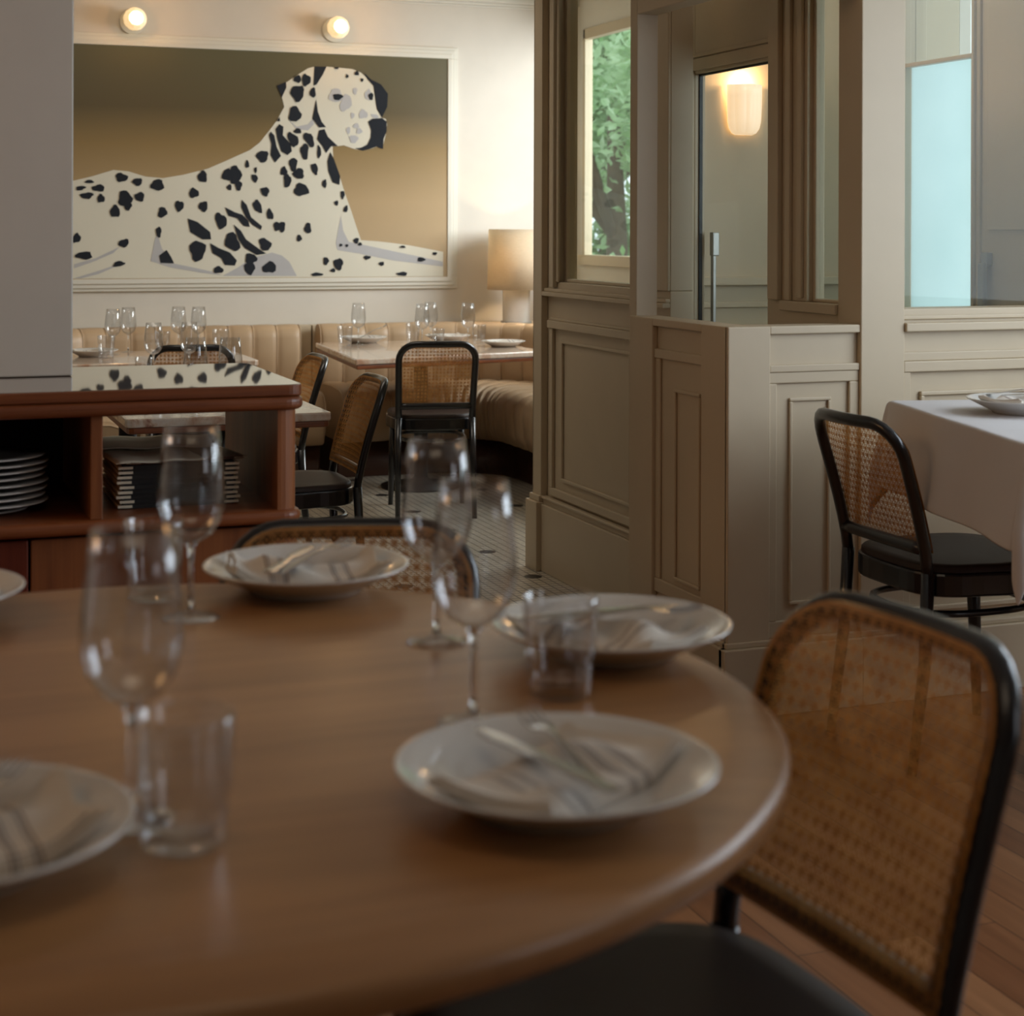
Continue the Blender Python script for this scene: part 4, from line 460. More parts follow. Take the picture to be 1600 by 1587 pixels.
# glazed partition beside the dining room
f = MB()
Y0, Y1 = 4.83, 5.96
f.box((2.36, Y0, 0), (2.44, Y1, 1.10)).box((2.36, 5.79, 1.10), (2.44, Y1, H)).box((2.36, Y0, 1.10), (2.44, 5.06, H)).box((2.36, 5.06, 2.5), (2.44, 5.79, H))
fx(f, 2.36, 5.885, Y1 + 0.01, 0, H, 0.028)                       # end stile
f.box((2.332, Y1, 0), (2.45, Y1 + 0.012, H))
fx(f, 2.36, Y0, 5.885, 1.045, 1.062, 0.028); fx(f, 2.36, Y0, 5.885, 1.062, 1.075, 0.018)   # sill
fx(f, 2.36, Y0, 5.84, 0.955, 0.965, 0.014); fx(f, 2.36, Y0, 5.85, 0.925, 0.955, 0.02); 
fx(f, 2.36, 5.81, 5.84, 0.325, 0.925, 0.014); fx(f, 2.36, Y0, 5.84, 0.295, 0.325, 0.014)
rect(fx, f, 2.36, 5.12, 5.735, 0.36, 0.885, 0.012, 0.010)
fx(f, 2.36, 5.79, 5.83, 1.08, H, 0.02); fx(f, 2.36, 5.77, 5.79, 1.10, H, 0.008)
fx(f, 2.36, 4.83, 5.06, 1.10, H, 0.01)
fx(f, 2.36, Y0, 5.885, 0, 0.255, 0.03); fx(f, 2.36, Y0, 5.885, 0.255, 0.275, 0.020); fx(f, 2.36, Y0, 5.885, 0.275, 0.285, 0.028)
f.box((2.31, 5.875, 0), (2.46, Y1 + 0.03, 0.262)).box((2.322, 5.88, 0.262), (2.455, Y1 + 0.02, 0.285))
struct(f.build('wall_partition', 'paint', bevel=0.003))

# low panelled wall guarding the door
f = MB()
f.box((2.11, 3.95, 0), (2.18, 4.55, 1.04)).box((2.18, 3.95, 0), (2.5, 4.02, 1.04))
f.box((2.11, 4.55, 0), (2.18, 4.60, H))                          # slim tall post
f.box((2.11, 3.95, 1.945), (2.18, 4.55, H)).box((2.18, 3.95, 1.945), (2.5, 4.02, H))   # header
for (a0, a1) in ((4.40, 4.56), (3.94, 4.09)): fx(f, 2.11, a0, a1, 0.0, 1.04, 0.018)
fx(f, 2.11, 4.09, 4.40, 1.018, 1.04, 0.018)
fx(f, 2.11, 4.09, 4.40, 0.925, 0.952, 0.012); fx(f, 2.11, 4.09, 4.40, 0.245, 0.285, 0.010)
fx(f, 2.11, 4.37, 4.40, 0.285, 0.925, 0.0075)
rect(fx, f, 2.11, 4.12, 4.28, 0.30, 0.845, 0.010, 0.008)
fx(f, 2.11, 3.93, 4.58, 0, 0.185, 0.035); fx(f, 2.11, 3.935, 4.58, 0.185, 0.20, 0.024)
fy(f, 3.95, 2.092, 2.22, 0, 1.04, 0.018)
fy(f, 3.95, 2.22, 2.5, 1.018, 1.04, 0.016)
fy(f, 3.95, 2.22, 2.5, 0.915, 0.935, 0.014)
fy(f, 3.95, 2.22, 2.245, 0.245, 0.885, 0.010); fy(f, 3.95, 2.47, 2.5, 0.245, 0.885, 0.010); fy(f, 3.95, 2.22, 2.5, 0.885, 0.915, 0.010); fy(f, 3.95, 2.22, 2.5, 0.2, 0.245, 0.010)
rect(fy, f, 3.95, 2.285, 2.415, 0.285, 0.845, 0.010, 0.008)
fy(f, 3.95, 2.075, 2.5, 0, 0.185, 0.035); fy(f, 3.95, 2.086, 2.5, 0.185, 0.20, 0.024)
struct(f.build('wall_low', 'paint', bevel=0.003))

# wall with the side light, then the wall with the big pane beside the clothed table
f = MB()
f.box((2.5, 4.05, 0), (2.56, 4.45, 1.09)).box((2.5, 4.22, 1.09), (2.56, 4.45, H)).box((2.5, 4.05, 2.5), (2.56, 4.22, H))
fx(f, 2.5, 4.36, 4.42, 1.09, H, 0.018); fx(f, 2.5, 4.30, 4.33, 1.09, H, 0.012); fx(f, 2.5, 4.235, 4.26, 1.10, H, 0.012)
fx(f, 2.5, 4.05, 4.36, 1.06, 1.09, 0.012)
f.box((2.5, 3.93, 0), (2.64, 4.05, H))
f.box((2.64, 3.95, 0), (3.8, 4.05, 1.08)).box((2.64, 3.95, 2.5), (3.8, 4.05, H))
fy(f, 3.95, 2.64, 3.8, 1.05, 1.062, 0.008); fy(f, 3.95, 2.64, 3.8, 1.018, 1.042, 0.03)
fy(f, 3.95, 2.64, 3.8, 0.935, 0.96, 0.012); fy(f, 3.95, 2.64, 3.8, 0.905, 0.935, 0.018); fy(f, 3.95, 2.64, 2.665, 0.25, 0.905, 0.014)
rect(fy, f, 3.95, 2.70, 3.6, 0.30, 0.85, 0.012, 0.012)
fy(f, 3.95, 2.64, 3.8, 0.235, 0.25, 0.012)
fy(f, 3.95, 2.5, 3.8, 0, 0.185, 0.035); fy(f, 3.95, 2.5, 3.8, 0.185, 0.20, 0.024)
struct(f.build('wall_right_glazed', 'paint', bevel=0.003))

# pier standing on the counter
f = MB().box((-1.3, 4.02, 0.951), (0.41, 4.26, H)); struct(f.build('wall_left_pier', 'wall', bevel=0.004))

# windows
def window(name, boxes_frame, boxes_pane, fm='paint', pm='pane'):
    fo = MB()
    for a, b in boxes_frame: fo.box(a, b)
    o = struct(fo.build(name, fm, bevel=0.003))
    g = MB()
    for a, b in boxes_pane: g.box(a, b)
    g.build('window_pane', pm, o)
    return o
window('window_1', [((2.385, 5.06, 1.10), (2.42, 5.08, 2.5)), ((2.385, 5.765, 1.10), (2.42, 5.79, 2.5)), ((2.385, 5.08, 1.10), (2.42, 5.765, 1.112)), ((2.385, 5.08, 2.48), (2.42, 5.765, 2.5))],
       [((2.398, 5.08, 1.112), (2.402, 5.765, 2.48))])
window('window_2', [((2.52, 4.051, 1.09), (2.55, 4.06, 2.5)), ((2.52, 4.205, 1.09), (2.55, 4.22, 2.5)), ((2.52, 4.06, 1.09), (2.55, 4.205, 1.10))],
       [((2.533, 4.06, 1.10), (2.537, 4.205, 2.49))])
window('window_3', [((2.64, 4.03, 1.08), (2.648, 4.05, 2.5)), ((3.78, 4.03, 1.08), (3.8, 4.05, 2.5))],
       [((2.648, 4.040, 1.08), (3.78, 4.044, 2.5))])
# dining room street window
window('window_4', [((3.79, 6.3, 1.13), (3.84, 6.36, 2.46)), ((3.79, 8.89, 1.13), (3.84, 8.92, 2.46)), ((3.79, 7.4, 1.13), (3.84, 7.46, 2.46)), ((3.77, 6.25, 1.09), (3.84, 8.94, 1.15)), ((3.79, 6.3, 2.40), (3.84, 8.92, 2.46))],
       [((3.815, 6.36, 1.15), (3.819, 7.4, 2.40)), ((3.815, 7.46, 1.15), (3.819, 8.89, 2.40))], 'paint', 'pane_clear')
# recess side window: frosted film below, clear above
o = window('window_5', [((3.44, 4.72, 0.9), (3.47, 4.735, 2.42)), ((3.44, 5.13, 0.9), (3.47, 5.15, 2.42)), ((3.44, 4.735, 1.885), (3.47, 5.13, 1.90)), ((3.44, 4.735, 0.9), (3.47, 5.13, 0.93))],
       [((3.50, 4.72, 1.90), (3.504, 5.15, 2.42))], 'paint', 'pane_clear')
MB().box((3.475, 4.73, 0.93), (3.479, 5.135, 1.888)).build('frosted_pane', 'frosted', o)
# street window beside the clothed table
window('window_6', [((3.78, 1.2, 0.9), (3.88, 1.26, 2.42)), ((3.78, 3.49, 0.9), (3.88, 3.55, 2.42)), ((3.78, 1.2, 0.88), (3.88, 3.55, 0.95)), ((3.78, 1.2, 2.36), (3.88, 3.55, 2.42))],
       [((3.83, 1.26, 0.95), (3.834, 3.49, 2.36))], 'frame', 'pane_clear')

# doors
f = MB()
ya, yb, ga, gb, gz = 4.35, 5.25, 4.50, 5.065, 1.825
f.box((2.565, ya, 0.01), (2.605, ga, 2.10)).box((2.565, gb, 0.01), (2.605, yb, 2.10)).box((2.565, ga, gz), (2.605, gb, 2.10)).box((2.565, ga, 0.01), (2.605, gb, 0.5))
fx(f, 2.565, ga, gb + 0.035, gz + 0.01, gz + 0.05, 0.010); fx(f, 2.565, gb, gb + 0.05, 0.5, gz + 0.035, 0.010); fx(f, 2.565, ga, gb + 0.07, gz + 0.055, gz + 0.07, 0.006); fx(f, 2.565, gb + 0.06, gb + 0.07, 0.5, gz + 0.055, 0.006)
d = struct(f.build('door_1', 'paint', bevel=0.003))
g = MB().box((2.583, ga, 0.5), (2.587, gb, gz)); g.build('door_glass', 'pane_clear', d)
g = MB(); g.box((2.58, gb - 0.006, 0.5), (2.592, gb, gz)).box((2.58, ga, gz - 0.006), (2.592, gb, gz)); g.build('door_gasket', 'iron', d)
g = MB().box((2.607, gb - 0.055, 0.95), (2.620, gb - 0.036, 1.22)).box((2.605, gb - 0.058, 1.21), (2.63, gb - 0.033, 1.29)); g.build('door_handle', 'satin', d, bevel=0.003)
f = MB()
f.box((3.46, 4.0, 0.01), (3.50, 4.70, 2.42))
fx(f, 3.46, 4.08, 4.66, 0.2, 0.95, 0.008); fx(f, 3.46, 4.08, 4.66, 1.30, 2.3, 0.008)
d = struct(f.build('door_2', 'paint', bevel=0.003))
g = MB().box((3.425, 4.645, 0.98), (3.445, 4.675, 1.19)).box((3.435, 4.64, 1.18), (3.46, 4.67, 1.225)).box((3.44, 4.645, 0.98), (3.46, 4.675, 1.0))
g.build('door_handle', 'satin', d, bevel=0.003)

# ---------------------------------------------------------------- outside
struct(MB().box((3.9, -6, -0.12), (40, 40, -0.02)).build('ground', 'ground'))
def tree(name, label, x, y, cz, rx, rz_, n, seed, lm, ls=0.10):
    t = thing(name, label, 'tree', (x, y, -0.02), 0, 'street trees outside the window')
    tr = MB().tube([(0, 0, 0), (0.05, 0.03, cz * 0.5), (0, 0, cz)], [0.13, 0.1, 0.06], 8)
    rnd = random.Random(seed)
    for k in range(5):
        a = rnd.random() * 6.28
        tr.tube([(0, 0, cz * 0.55), (rx * 0.4 * math.cos(a), rx * 0.4 * math.sin(a), cz * 0.9), (rx * 0.7 * math.cos(a), rx * 0.7 * math.sin(a), cz * 1.15)], [0.05, 0.03, 0.012], 6)
    tr.build('trunk', 'bark', t)
    lf = MB()
    cl = [(rnd.gauss(0, .45) * rx, rnd.gauss(0, .45) * rx, cz + rnd.gauss(0, .5) * rz_, rnd.uniform(.25, .5)) for _ in range(38)]
    for k in range(n):
        cx, cyy, czz, cr = rnd.choice(cl)
        p = Vector((cx + rnd.gauss(0, .5) * cr * rx * .6, cyy + rnd.gauss(0, .5) * cr * rx * .6, czz + rnd.gauss(0, .5) * cr * rz_ * .6))
        if p.z < 0.6: continue
        u = Vector((rnd.gauss(0, 1), rnd.gauss(0, 1), rnd.gauss(0, .6))).normalized(); w = u.cross(Vector((rnd.gauss(0, 1), rnd.gauss(0, 1), rnd.gauss(0, 1)))).normalized()
        s = ls * rnd.uniform(.6, 1.2)
        lf.add([p - u * s, p - w * s * .45, p + u * s, p + w * s * .45], [(0, 1, 2, 3)])
    lf.build('crown', lm, t)
    return t
tree('street_tree', 'light green leafy tree seen through the partition window, nearest the glass', 5.9, 13.2, 2.3, 1.7, 1.5, 8500, 3, 'leaf', 0.07)
tree('street_tree', 'deeper green tree standing behind the light green one outside', 8.6, 19.5, 3.2, 3.0, 2.3, 14000, 5, 'leaf_dark', 0.15)
tree('street_tree', 'small green tree outside above the frosted side window', 6.3, 7.6, 3.4, 1.1, 1.0, 5000, 8, 'leaf')
f = MB()
for k in range(26): f.box((7.5 + k * 0.16, 15.6 - k * 0.12, 0), (7.56 + k * 0.16, 15.66 - k * 0.12, 1.25))
f.add([(7.4, 15.7, 1.2), (11.9, 12.4, 1.2), (11.9, 12.4, 1.3), (7.4, 15.7, 1.3), (7.4, 15.8, 1.2), (11.9, 12.5, 1.2), (11.9, 12.5, 1.3), (7.4, 15.8, 1.3)], [(0, 1, 2, 3), (7, 6, 5, 4), (3, 2, 6, 7), (0, 4, 5, 1), (0, 3, 7, 4), (1, 5, 6, 2)])
fo = f.build('street_railing', 'car'); tag(fo, 'dark street railing outside below the trees', 'railing')

# ---------------------------------------------------------------- picture on the back wall
pt = thing('framed_painting', 'large framed painting of a reclining spotted dog on the far wall', 'painting', (0, 0, 0))
XL, XR, ZB, ZT = -0.2, 2.993, 1.024, 2.266
f = MB()
for (w, y) in ((0.066, 0.022), (0.048, 0.034), (0.026, 0.044)):
    f.box((XL - w, 9.05 - y, ZT), (XR + w, 9.05, ZT + w)).box((XL - w, 9.05 - y, ZB - w), (XR + w, 9.05, ZB)).box((XL - w, 9.05 - y, ZB), (XL, 9.05, ZT)).box((XR, 9.05 - y, ZB), (XR + w, 9.05, ZT))
f.build('picture_frame', 'frame', pt, bevel=0.003)
f = MB().box((XL, 9.012, ZB), (XR, 9.03, ZT), 0)
def flat(polys, y, mi, th=0.0015):
    for i, p in enumerate(polys):
        f.add([(min(max(x, XL + .002), XR - .002), y - i * 1.2e-5, min(max(z, ZB + .001), ZT - .002)) for x, z in p], [tuple(range(len(p)))], mi)
flat(DOG_BODY, 9.0105, 1); flat(DOG_SHADE, 9.0095, 2); flat(DOG_GREY, 9.0085, 2); flat(DOG_BLACK, 9.0075, 3)
f.build('canvas', ['backdrop', 'dog_white', 'dog_grey', 'dog_black'], pt)

# globe wall lights
def sconce(x, z, label):
    t = thing('globe_wall_light', label, 'wall light', (x, 9.05, z), 0, 'globe wall lights over the painting')
    p = MB()
    vs = []
    p.tube([(0, 0, -0.005), (0, -0.012, -0.005)], [0.068, 0.068], 28, up=(0, 0, 1)).tube([(0, -0.012, 0), (0, -0.05, 0)], 0.025, 16, up=(0, 0, 1))
    p.build('back_plate', 'frame', t, bevel=0.002)
    g = MB(); rows = []
    for i in range(7):
        yy = -0.045 - 0.105 * i / 6; r = 0.062 * math.sin(PI * (0.22 + 0.56 * i / 6))
        rows.append([(r * math.cos(2 * PI * k / 9 + (0.35 if i % 2 else 0)), yy, r * math.sin(2 * PI * k / 9 + (0.35 if i % 2 else 0))) for k in range(9)])
    g.grid(rows, smooth=False, closed_u=True)
    g.add(rows[0], [tuple(range(9))]); g.add(rows[-1], [tuple(reversed(range(9)))])
    g.build('glass_globe', 'globe', t)
    l = bpy.data.lights.new('bulb', 'POINT'); l.energy = 1.8; l.color = (1.0, 0.55, 0.22); l.shadow_soft_size = 0.03
    lo = bpy.data.objects.new('bulb', l); lo.location = (0, -0.175, 0); lo.parent = t; col.objects.link(lo)
    return t
sconce(1.228, 2.403, 'lit faceted globe light on the far wall above the dog\'s back, left one')
sconce(2.335, 2.409, 'lit faceted globe light on the far wall above the dog\'s head, right one')

# fluted sconce in the vestibule
t = thing('fluted_wall_light', 'lit fluted white glass wall light seen through the door glass', 'wall light', (2.87, 5.3, 1.725))
p = MB().box((-0.03, -0.02, -0.05), (0.03, 0, 0.05)); p.build('bracket', 'frame', t, bevel=0.003)
g = MB(); rows = []
for i, (z, s) in enumerate(((0.09, 1.0), (0.05, 1.0), (0.0, 0.98), (-0.04, 0.95), (-0.065, 0.86), (-0.08, 0.70), (-0.086, 0.5))):
    row = []
    for k in range(61):
        a = PI * k / 60
        r = 0.063 * s * (1 + 0.05 * abs(math.sin(a * 5)))
        row.append((r * math.cos(a), -0.012 - r * math.sin(a) * 1.0, z))
    rows.append(row)
g.grid(rows); g.add(rows[-1], [tuple(range(61))])
g.build('shade', 'sconce_shade', t, solid=0.004)
l = bpy.data.lights.new('bulb', 'POINT'); l.energy = 2.0; l.color = (1.0, 0.62, 0.30); l.shadow_soft_size = 0.02
lo = bpy.data.objects.new('bulb', l); lo.location = (0, -0.04, 0.10); lo.parent = t; col.objects.link(lo)
# ---------------------------------------------------------------- banquettes
def arc(cx, cyy, r, a0, a1, n): return [(cx + r * math.cos(R(a0 + (a1 - a0) * i / n)), cyy + r * math.sin(R(a0 + (a1 - a0) * i / n))) for i in range(n + 1)]
def resample(P, step):
    P = [Vector((*p, 0)) for p in P]; out = []; 
    L = sum((P[i + 1] - P[i]).length for i in range(len(P) - 1)); n = max(1, round(L / step)); d = L / n
    acc = 0; i = 0; cur = P[0]; out = [cur.copy()]
    need = d
    while len(out) < n and i < len(P) - 1:
        seg = (P[i + 1] - cur).length
        if seg >= need:
            cur = cur + (P[i + 1] - cur) * (need / seg); out.append(cur.copy()); need = d
        else: need -= seg; i += 1; cur = P[i].copy()
    out.append(P[-1].copy())
    return out
def normals(P):
    out = []
    for i in range(len(P)):
        t = (P[min(i + 1, len(P) - 1)] - P[max(i - 1, 0)]).normalized()
        out.append(Vector((t.y, -t.x, 0)))
    return out
def sweep(P, sec, per, amp, name, mat, parent):
    """sec: list of (offset, z, bulge_offset, bulge_z)"""
    Nn = normals(P); rows = []
    for i, (p, n) in enumerate(zip(P, Nn)):
        t = (i % per) / per
        b = amp * math.sin(PI * t) ** 0.4 if t > 0 else 0
        rows.append([(p.x + n.x * (o + b * bo), p.y + n.y * (o + b * bo), z + b * bz) for (o, z, bo, bz) in sec])
    m = MB().grid(rows)
    m.add(rows[0], [tuple(range(len(sec)))]); m.add(rows[-1], [tuple(reversed(range(len(sec))))])
    return m.build(name, mat, parent, weld=True)
BACK = [(-0.12, 0.30, 0, 0), (-0.12, 0.70, 0, 0), (-0.11, 0.745, 0, .1), (-0.085, 0.768, 0, .3), (-0.05, 0.775, 0, .4), (-0.02, 0.768, .3, .4), (0.003, 0.745, .8, .3), (0.012, 0.71, 1, 0), (0.008, 0.60, 1, 0), (0.0, 0.46, 1, 0), (0.0, 0.30, .5, 0)]
def seat_sec(D): return [(0.012, 0.28, 0, 0), (0.012, 0.445, 0, .3), (0.04, 0.458, 0, 1), (D * .5, 0.464, 0, 1), (D - 0.09, 0.456, .2, 1), (D - 0.04, 0.44, .6, .8), (D - 0.01, 0.405, 1, .4), (D, 0.36, 1, 0), (D - 0.008, 0.26, 1, 0), (D - 0.03, 0.205, .6, -.4), (D - 0.07, 0.19, 0, -.2), (0.05, 0.19, 0, 0)]
def banquette(label, pts, D, rev=False):
    t = thing('banquette', label, 'banquette', (0, 0, 0), 0, 'channelled tan leather banquettes')
    per = 8
    P = resample(pts, 0.128 / per)
    while (len(P) - 1) % per: P = P[:-1]
    bk = sweep(P, BACK, per, 0.012, 'backrest', 'leather', t)
    st = sweep(P, seat_sec(D), per, 0.013, 'seat', 'leather', t)
    sweep(P, [(-0.10, 0, 0, 0), (-0.10, 0.30, 0, 0), (0.02, 0.30, 0, 0), (0.02, 0.19, 0, 0), (D - 0.12, 0.19, 0, 0), (D - 0.12, 0, 0, 0)], per, 0, 'plinth', 'dark_wood', t)
    # piping in the grooves
    Nn = normals(P); pm = MB(); ps = MB()
    for i in range(0, len(P), per):
        p, n = P[i], Nn[i]
        pm.tube([(p.x + n.x * (o + 0.002), p.y + n.y * (o + 0.002), z + .002) for (o, z, _, _) in BACK[2:10]], 0.0022, 5)
        ps.tube([(p.x + n.x * (o + 0.001), p.y + n.y * (o + 0.001), z + .002) for (o, z, _, _) in seat_sec(D)[2:9]], 0.0022, 5)
    pm.build('piping', 'piping', bk); ps.build('piping', 'piping', st)
    return t
banquette('tan channelled leather banquette curving round the right corner under the lamp', [(2.20, 8.8), (2.70, 8.8)] + arc(2.7, 8.05, 0.75, 90, 0, 24)[1:] + [(3.45, 6.4)], 0.50)
banquette('tan channelled leather banquette below the left of the painting', [(0.42, 7.2), (0.42, 8.05)] + arc(1.17, 8.05, 0.75, 180, 90, 24)[1:] + [(2.17, 8.8)], 0.56)
f = MB()
f.prism([(2.19, 8.925)] + arc(2.7, 8.05, 0.875, 90, 0, 16) + [(3.575, 6.4), (3.79, 6.4), (3.79, 9.04), (2.19, 9.04)], 0, 0.765)
struct(f.build('trim_2', 'paint'))
f = MB()
f.prism([(2.18, 8.925), (2.18, 9.04), (0.05, 9.04), (0.05, 7.2), (0.295, 7.2)] + arc(1.17, 8.05, 0.875, 180, 90, 16), 0, 0.765)
struct(f.build('trim_3', 'paint'))

# table lamp
t = thing('table_lamp', 'lit drum-shaded lamp with shiny cylinder base on the ledge behind the banquette', 'lamp', (3.335, 8.80, 0.766))
MB().lathe([(0.0, 0), (0.088, 0), (0.088, 0.012), (0.078, 0.014), (0.078, 0.205), (0.07, 0.21), (0.0, 0.21)], 40).build('base', 'lamp_base', t)
MB().lathe([(0.008, 0.21), (0.008, 0.36)], 12).build('stem', 'chrome', t)
MB().lathe([(0.165, 0.19), (0.158, 0.53)], 48).build('shade', 'shade', t)
bpy.data.objects['shade'] 
for o in bpy.data.objects:
    if o.parent == t and o.name.startswith('shade'):
        o.data.polygons.foreach_get
        b_ = bmesh.new(); b_.from_mesh(o.data); bmesh.ops.delete(b_, geom=[x for x in b_.faces if len(x.verts) > 4], context='FACES_ONLY'); b_.to_mesh(o.data); b_.free()
        md = o.modifiers.new('solid', 'SOLIDIFY'); md.thickness = 0.002
l = bpy.data.lights.new('bulb', 'POINT'); l.energy = 4.5; l.color = (1.0, 0.70, 0.40); l.shadow_soft_size = 0.03
lo = bpy.data.objects.new('bulb', l); lo.location = (0, 0, 0.37); lo.parent = t; col.objects.link(lo)

# ---------------------------------------------------------------- tables
def rrect(x0, x1, y0, y1, r, n=6, corners=(1, 1, 1, 1)):
    out = []
    for (cx, cyy, a0, on) in ((x1 - r, y0 + r, -90, corners[0]), (x1 - r, y1 - r, 0, corners[1]), (x0 + r, y1 - r, 90, corners[2]), (x0 + r, y0 + r, 180, corners[3])):
        if on: out += arc(cx, cyy, r, a0, a0 + 90, n)
        else: out.append((cx + (r if a0 in (-90, 0) else -r), cyy + (-r if a0 in (-90, 180) else r)))
    return out
def shrink(poly, d):
    cx = sum(p[0] for p in poly) / len(poly); cyy = sum(p[1] for p in poly) / len(poly)
    return [(x - math.copysign(min(d, abs(x - cx)), x - cx), y - math.copysign(min(d, abs(y - cyy)), y - cyy)) for x, y in poly]
def marble_table(label, poly, ztop=0.70, legs=None):
    cx = sum(p[0] for p in poly) / len(poly); cyy = sum(p[1] for p in poly) / len(poly)
    pl = [(x - cx, y - cyy) for x, y in poly]
    t = thing('marble_table', label, 'table', (cx, cyy, 0), 0, 'marble dining tables')
    MB().prism(pl, ztop - 0.028, ztop).build('marble_top', 'marble', t, bevel=0.006)
    MB().prism(shrink(pl, -0.006), ztop - 0.048, ztop - 0.0285).build('wood_edge', 'teak', t, bevel=0.004)
    b = MB()
    for (lx, ly) in (legs or [(0, 0)]):
        b.lathe([(0.035, 0.03), (0.035, ztop - 0.06)], 20, c=(lx, ly, 0)).lathe([(0.20, 0), (0.20, 0.012), (0.06, 0.03), (0.035, 0.05)], 32, c=(lx, ly, 0)).lathe([(0.12, ztop - 0.062), (0.12, ztop - 0.049)], 20, c=(lx, ly, 0))
    b.build('pedestal', 'iron', t)
    return t
marble_table('pink-veined marble table in front of the corner banquette, at the right', [(2.008, 7.36), (3.03, 7.60), (3.03, 8.56), (2.10, 8.50)], 0.70, [(-0.02, 0.0)])
marble_table('veined marble table by the left banquette, farthest left', rrect(0.30, 1.585, 7.47, 8.20, 0.02, 2), 0.70, [(0.22, -0.05)])
marble_table('marble table hidden behind the counter, middle of three', rrect(0.40, 1.34, 6.08, 6.92, 0.02, 2))
marble_table('marble table seen through the open sideboard shelf', rrect(0.70, 1.362, 5.28, 5.86, 0.02, 2))

# round oak table
t = thing('round_table', 'large round oak dining table filling the foreground', 'table', (0.248, 1.782, 0))
RT = 0.681; zt = 0.79
MB().lathe([(0.0, zt), (0.3, zt), (RT - 0.060, zt), (RT - 0.056, zt - 0.0005), (RT - 0.014, zt - 0.0075), (RT - 0.005, zt - 0.010), (RT, zt - 0.016), (RT, zt - 0.032), (RT - 0.006, zt - 0.038), (RT - 0.03, zt - 0.042), (0.0, zt - 0.042)], 160).build('tabletop', 'oak', t)
MB().lathe([(0.30, 0), (0.30, 0.02), (0.10, 0.05), (0.06, 0.09), (0.06, 0.70), (0.16, 0.747)], 40).build('pedestal', 'iron', t)

